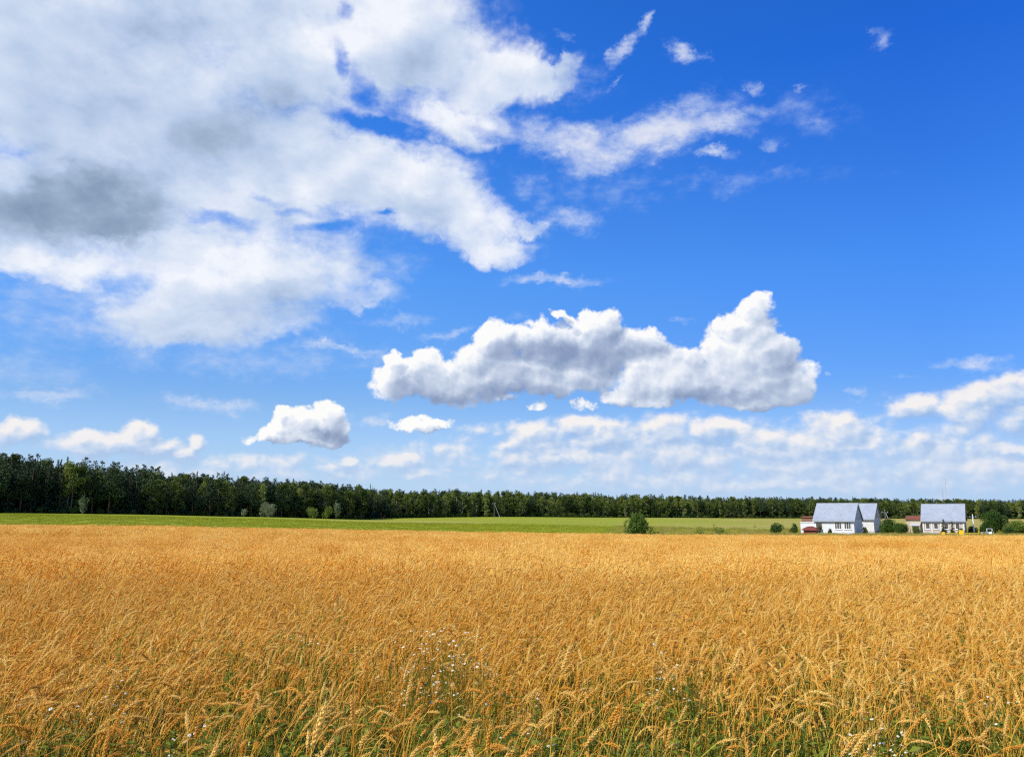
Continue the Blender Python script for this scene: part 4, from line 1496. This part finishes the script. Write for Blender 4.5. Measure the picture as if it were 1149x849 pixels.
b = MB(); b.add([(-1.65, -1.75, 3.703), (1.65, -1.75, 3.703), (1.65, 1.75, 3.95), (-1.65, 1.75, 3.95), (-1.65, -1.75, 3.8), (1.65, -1.75, 3.8), (1.65, 1.75, 4.05), (-1.65, 1.75, 4.05)],
                [(3, 2, 1, 0), (4, 5, 6, 7), (0, 1, 5, 4), (1, 2, 6, 5), (2, 3, 7, 6), (3, 0, 4, 7)]); b.build('roof', M_REDROOF, e)

# garden growth round the houses
G = 'garden bushes by the houses'
for (nm, u, yy, w, h, m_, lab, cat) in (
        ('garden_bush', 871, 186, 4.2, 3.0, M_BUSH, 'broad dark bush left of the white annex, farther from it', 'bush'),
        ('garden_bush', 891, 188, 2.4, 3.0, M_BUSH, 'narrower dark bush touching the left side of the white annex', 'bush'),
        ('ball_shrub', 931, 183, 1.3, 1.8, M_BUSH, 'round dark shrub against the white front wall between its windows', 'bush'),
        ('garden_bush', 919.5, 184, 1.5, 2.4, M_ASPEN, 'bush beneath the left window of the white house', 'bush'),
        ('garden_bush', 970.5, 188, 1.5, 2.2, M_ASPEN, 'small dark bush at the right corner of the white house', 'bush'),
        ('garden_bush', 997, 196, 5.2, 4.0, M_BUSH, 'large dense bush right of the pale half hidden house', 'bush'),
        ('garden_bush', 1011, 192, 4.2, 3.6, M_BUSH, 'large bush left of the rusty roofed extension', 'bush'),
        ('garden_bush', 1027, 182, 2.4, 2.2, M_ASPEN, 'low bush in front of the grey awning', 'bush'),
        ('garden_bush', 1078, 181, 2.2, 1.9, M_BUSH, 'low bush before the right end of the masonry house', 'bush'),
        ('garden_bush', 1091, 190, 3.0, 2.4, M_ASPEN, 'dark bush at the foot of the pale concrete pole', 'bush'),
        ('garden_tree', 1117, 198, 6.4, 6.4, M_BUSH, 'tall broad green tree right of the pale concrete pole', 'tree'),
        ('garden_tree', 1107, 192, 3.4, 3.6, M_BUSH, 'lower dark tree on the left flank of the tall broad one', 'tree'),
        ('garden_bush', 1143, 186, 6.0, 4.0, M_YBUSH, 'bright yellow green bush at the right end of the view', 'bush'),
        ('garden_bush', 1131, 183, 3.0, 2.4, M_BUSH, 'dark low bush beside the bright yellow green one', 'bush')):
    put_bush(nm, u, yy, w, h, m_, lab, 26 if h > 3 else 14, .15, 260, cat=cat, group=None)
for (u, h, lab) in ((1059, 3.5, 'slender conifer before the masonry house, left of two'), (1068.5, 3.0, 'shorter wider conifer before the masonry house, right of two')):
    t, c = make_spruce(np.random.default_rng(int(u)), 9.0)
    x, y, z = at(u, 183)
    put_tree('conifer', x, y, h / 9.0, lab, meshes=(t, c), cat='conifer', squash=1.5)


# ------------------------------------------------------------------ poles, masts, village things
def utility_pole(u, y, h, label, strut=True):
    x, y, z = at(u, y)
    e = empty('utility_pole', (x, y, z), math.radians(8), label=label, cat='utility pole')
    b = MB(); b.tube([(0, 0, -.4), (0, 0, h)], [.17, .10], 8); b.build('post', M_GBARK if strut else M_PALEC, e)
    b = MB(); b.box((-.9, -.05, h - .55), (.9, .05, h - .43)); ca = b.build('crossarm', M_STEEL, e)
    for sx in (-.8, 0, .8):
        b = MB(); zz = h - .43 if sx else h
        b.tube([(sx, 0, zz), (sx, 0, zz + .10), (sx, 0, zz + .2)], [.03, .06, .03], 6); b.build('insulator', M_FRAME, ca)
    if strut:
        b = MB(); b.tube([(.1, 0, h * .93), (h * .40, -.3, -.3)], [.08, .10], 8); b.build('strut', M_GREY, e)


utility_pole(1092.5, 189, 4.6, 'pale concrete pole standing right of the masonry house', False)
utility_pole(994, 215, 5.4, 'pole with a leaning pale strut right of the half hidden house')
utility_pole(554.5, 425, 8.0, 'far pole with a leaning pale strut before the middle of the farther wood')


def mast(u, y, h, label, w=1.3):
    x, y, z = at(u, y)
    e = empty('radio_mast', (x, y, z), .3, label=label, cat='mast')
    legs = [Vector((math.cos(a), math.sin(a), 0)) * w / 2 for a in (0, 2 * PI / 3, 4 * PI / 3)]
    b = MB()
    for l in legs: b.tube([l, l + Vector((0, 0, h))], [.10, .08], 5)
    b.build('leg_frame', M_STEEL, e)
    b = MB(); n = int(h / 3)
    for i in range(n):
        for k in range(3):
            a_, c_ = legs[k] + Vector((0, 0, i * h / n)), legs[(k + 1) % 3] + Vector((0, 0, (i + 1) * h / n))
            b.tube([a_, c_], [.05, .05], 4, cap=False)
            b.tube([legs[k] + Vector((0, 0, i * h / n)), legs[(k + 1) % 3] + Vector((0, 0, i * h / n))], [.05, .05], 4, cap=False)
    b.build('bracing', M_STEEL, e)
    b = MB(); b.tube([(0, 0, h - .5), (0, 0, h + h * .07)], [.12, .06], 5); b.build('antenna', M_STEEL, e)


mast(1064.5, 900, 44, 'taller of two thin lattice masts rising above the wood behind the masonry house')
mast(1060, 1050, 33, 'shorter, fainter lattice mast left of the taller one', 1.0)


def gas_cabinet(u, y, s, label, name='gas_cabinet'):
    x, y, z = at(u, y)
    e = empty(name, (x, y, z), math.radians(-20), label=label, cat='gas cabinet')
    b = MB(); b.box((-.45 * s, -.3 * s, .35), (.45 * s, .3 * s, .35 + 1.0 * s)); c = b.build('cabinet', M_YELLOW, e)
    b = MB(); b.box((-.50 * s, -.36 * s, .352 + 1.0 * s), (.50 * s, .36 * s, .42 + 1.0 * s)); b.build('lid', M_YELLOW, e)
    b = MB(); b.box((-.40 * s, -.3 * s - .03, .42), (.40 * s, -.3 * s - .003, .30 + 1.0 * s)); b.build('door', M_YELLOW, e)
    for sx in (-.35, .35):
        b = MB(); b.tube([(sx * s, 0, -.3), (sx * s, 0, .348)], [.04, .04], 6); b.build('leg', M_YELLOW, e)


gas_cabinet(1078.5, 165, .95, 'large bright yellow gas cabinet at the crop edge before the masonry house')
gas_cabinet(1058, 165, .55, 'small bright yellow gas cabinet left of the large one')
x0, y0, z0 = at(1056, 166.5); x1, y1, z1 = at(1098, 166.5)
e = empty('gas_pipe', (x0, y0, z0), math.atan2(y1 - y0, x1 - x0), label='long thin yellow gas pipe on short posts running behind the yellow cabinets', cat='gas pipe')
Lp = math.hypot(x1 - x0, y1 - y0)
b = MB(); b.tube([(0, 0, .15), (0, 0, .62), (.12, 0, .72), (Lp - .12, 0, .72 + z1 - z0), (Lp, 0, .9 + z1 - z0), (Lp, 0, 1.25 + z1 - z0)], [.05] * 6, 6); b.build('pipe', M_YELLOW, e)
for k in range(1, 4):
    b = MB(); b.tube([(Lp * k / 4, 0, -.3), (Lp * k / 4, 0, .668)], [.035, .035], 6); b.build('post', M_YELLOW, e)
# white garden swing frame
x, y, z = at(1110, 176)
e = empty('garden_swing', (x, y, z), math.radians(-75), label='white A-shaped garden swing frame before the tall broad tree', cat='garden swing')
e.scale = (.7, .7, .8)
for sx in (-1, 1):
    b = MB(); b.tube([(sx, -.75, -.1), (sx, 0, 1.9), (sx, .75, -.1)], [.045] * 3, 6); b.build('leg_frame', M_FRAME, e)
b = MB(); b.tube([(-1.1, 0, 1.92), (1.1, 0, 1.92)], [.045, .045], 6); b.build('crossbar', M_FRAME, e)
b = MB(); b.box((-.6, -.25, .55), (.6, .25, .62)); b.box((-.6, .25, .63), (.6, .31, 1.1)); s_ = b.build('seat', M_FRAME, e)
b = MB()
for sx in (-.6, .6): b.tube([(sx, 0, .6), (sx, 0, 1.9)], [.012, .012], 4)
b.build('rope', M_WIRE, s_)
x, y, z = at(1105, 174)
e = empty('garden_bench', (x, y, z), math.radians(-15), label='low white bench on the left of the garden swing', cat='bench')
b = MB(); b.box((-.8, -.22, .72), (.8, .22, .78)); b.build('seat', M_FRAME, e)
for sx in (-.65, .65):
    b = MB(); b.box((sx - .04, -.2, -.1), (sx + .04, .2, .717)); b.build('leg', M_FRAME, e)

# rough grass between crop and houses, and over the meadow
M_ROUGH = foliage('rough_grass', (.24, .22, .03), (.48, .38, .09), .3, .6, rnd=.9)
M_MGRASS = foliage('meadow_tuft', (.25, .27, .008), (.38, .39, .02), .3, .2, rnd=.6)


def grass_patch(R, n, size, h, w, mat):
    bag = Bag()
    for _ in range(n):
        x, y = R.uniform(-size / 2, size / 2, 2); ya = R.uniform(0, 6.28); L = h * R.uniform(.5, 1.1); a = R.uniform(.05, .5)
        d = np.array([math.cos(ya) * math.sin(a), math.sin(ya) * math.sin(a), math.cos(a)])
        sd = np.array([-math.sin(ya), math.cos(ya), 0]) * w
        b0 = np.array([x, y, 0])
        bag.add([b0 - sd, b0 + sd, b0 + d * L], T=[(0, 1, 2)])
    return bag.mesh('grass_patch', [mat])


gsrc = [[grass_patch(R_, 220, 2.2, .24, .02, M_MGRASS) for _ in range(4)], [grass_patch(R_, 160, 2.0, .75, .02, M_ROUGH) for _ in range(4)]]
P_, Rr, Ss, Ii, Ll = [], [], [], [], []
Y = []
for yy in np.arange(WHEAT_END + 2, 235, 2.1):
    for xx in np.arange(-yy * .72, yy * .72, 2.1):
        xj, yj = xx + R_.uniform(-.8, .8), yy + R_.uniform(-.8, .8)
        t = xj / yj
        rough = (yj < WHEAT_END + 7) or (t > .28 and 150 < yj < 182 and R_.random() < .6) or (t > .12 and R_.random() < .22)
        if not rough and R_.random() < .25: continue
        P_.append((xj, yj, gz(xj, yj) - .02)); Rr.append((0, 0, R_.uniform(0, 6.28)))
        s = R_.uniform(.7, 1.2); Ss.append((1, 1, s * (.6 if rough and yj < 125 else 1))); Ii.append(R_.integers(4)); Ll.append(1 if rough else 0)
scatter('meadow_grass', np.array(P_), np.array(Rr), np.array(Ss), np.array(Ii), np.array(Ll), gsrc, 'short green grass of the meadow with rougher yellowed strips', 'grass')

# ------------------------------------------------------------------ white flowers among the stalks
M_PETAL = flat('white_petal', (.66, .66, .54), .6, .3, .04)
M_DISC = flat('yellow_disc', (.70, .45, .03), .7, .2, .15, 40)


def petals_mesh(R):
    bag = Bag(); k = 14
    for i in range(k):
        a = 2 * PI * i / k + R.uniform(-.06, .06)
        d = np.array([math.cos(a), math.sin(a), R.uniform(-.35, -.05)]); s = np.array([-math.sin(a), math.cos(a), 0])
        bag.add([d * .003, d * .009 + s * .0034, d * .0185 + s * .0022, d * .0185 - s * .0022, d * .009 - s * .0034], T=[(0, 4, 1), (1, 4, 3), (1, 3, 2)])
    return bag.mesh('petals', [M_PETAL])


def disc_mesh():
    b = MB(); rings = []
    b.tube([(0, 0, -.002), (0, 0, .001), (0, 0, .0045), (0, 0, .006)], [.0045, .0055, .0040, .0012], 8)
    return b.mesh('disc', [M_DISC], True)


RM = np.random.default_rng(9)
petal_src = [petals_mesh(RM) for _ in range(3)]
disc_src = disc_mesh()
may_src = [feathery(RM, 1.0, 16, M_WEED) for _ in range(4)]
may_mesh = [(b.mesh('foliage', [M_WEED]), tips) for b, tips in may_src]


def mayweed(u, v, hgt, label, k, group=None, spread=.75):
    r = pix_r(v)
    y = (CAM_H - hgt) / -r
    x = x_at(u, y, hgt - CAM_H)
    z = gz(x, y)
    me, tips = may_mesh[k % 4]
    yaw = RM.uniform(0, 6.28)
    e = empty('mayweed_plant', (x, y, z), yaw, label=label, cat='flower', group=group)
    fo = link(bpy.data.objects.new('foliage', me), e)
    fo.scale = (spread, spread, hgt)
    for t in tips:
        f = link(bpy.data.objects.new('flower', petal_src[RM.integers(3)]), e)
        f.location = (t[0] * spread, t[1] * spread, t[2] * hgt + .002)
        f.rotation_euler = (RM.uniform(-.6, .6) , RM.uniform(-.6, .6), RM.uniform(0, 6))
        s = RM.uniform(.30, .50); f.scale = (s, s, s)
        link(bpy.data.objects.new('disc', disc_src), f)


for i, (u, v, h, lab) in enumerate((
        (476, 716, .97, 'leftmost clump of small white daisies in the flowering patch amid the crop'),
        (471, 735, .93, 'nearer clump of white daisies at the left foot of the flowering patch'),
        (496, 714, .98, 'clump of white daisies at the back of the flowering patch, left of centre'),
        (508, 722, .95, 'clump of white daisies in the middle of the flowering patch'),
        (517, 713, .97, 'clump of white daisies at the back of the flowering patch, right of centre'),
        (506, 736, .93, 'nearer clump of white daisies in the middle front of the flowering patch'),
        (527, 724, .95, 'rightmost dense clump of white daisies in the flowering patch'),
        (543, 733, .92, 'sparse clump of white daisies trailing off right of the flowering patch'),
        (593, 792, .78, 'lone clump of white daisies low between stalks near the middle of the foreground'),
        (531, 763, .82, 'small clump of white daisies just in front of the flowering patch'),
        (740, 748, .86, 'clump of white daisies in the green gap right of the middle'),
        (756, 738, .88, 'fainter clump of white daisies behind the one in the green gap'),
        (985, 812, .74, 'back clump of the white daisies growing low at the right foreground'),
        (962, 822, .72, 'left clump of the white daisies growing low at the right foreground'),
        (990, 838, .70, 'nearest clump of the white daisies growing low at the right foreground'),
        (1003, 822, .72, 'right clump of the white daisies growing low at the right foreground'),
        (214, 826, .66, 'two pinkish white blossoms low in the left foreground'),
        (118, 762, .84, 'few white daisies in the green growth at the far left foreground'),
        (72, 786, .80, 'white daisy plant nearest the left border of the view'),
        (340, 700, .97, 'pale daisies at the left, on the level of the flowering patch'),
        (1130, 790, .78, 'white daisy plant nearest the right border of the view'),
        (385, 660, 1.0, 'distant greenish clump of daisies rising from the crop left of centre'))):
    mayweed(u, v, h, lab, i)
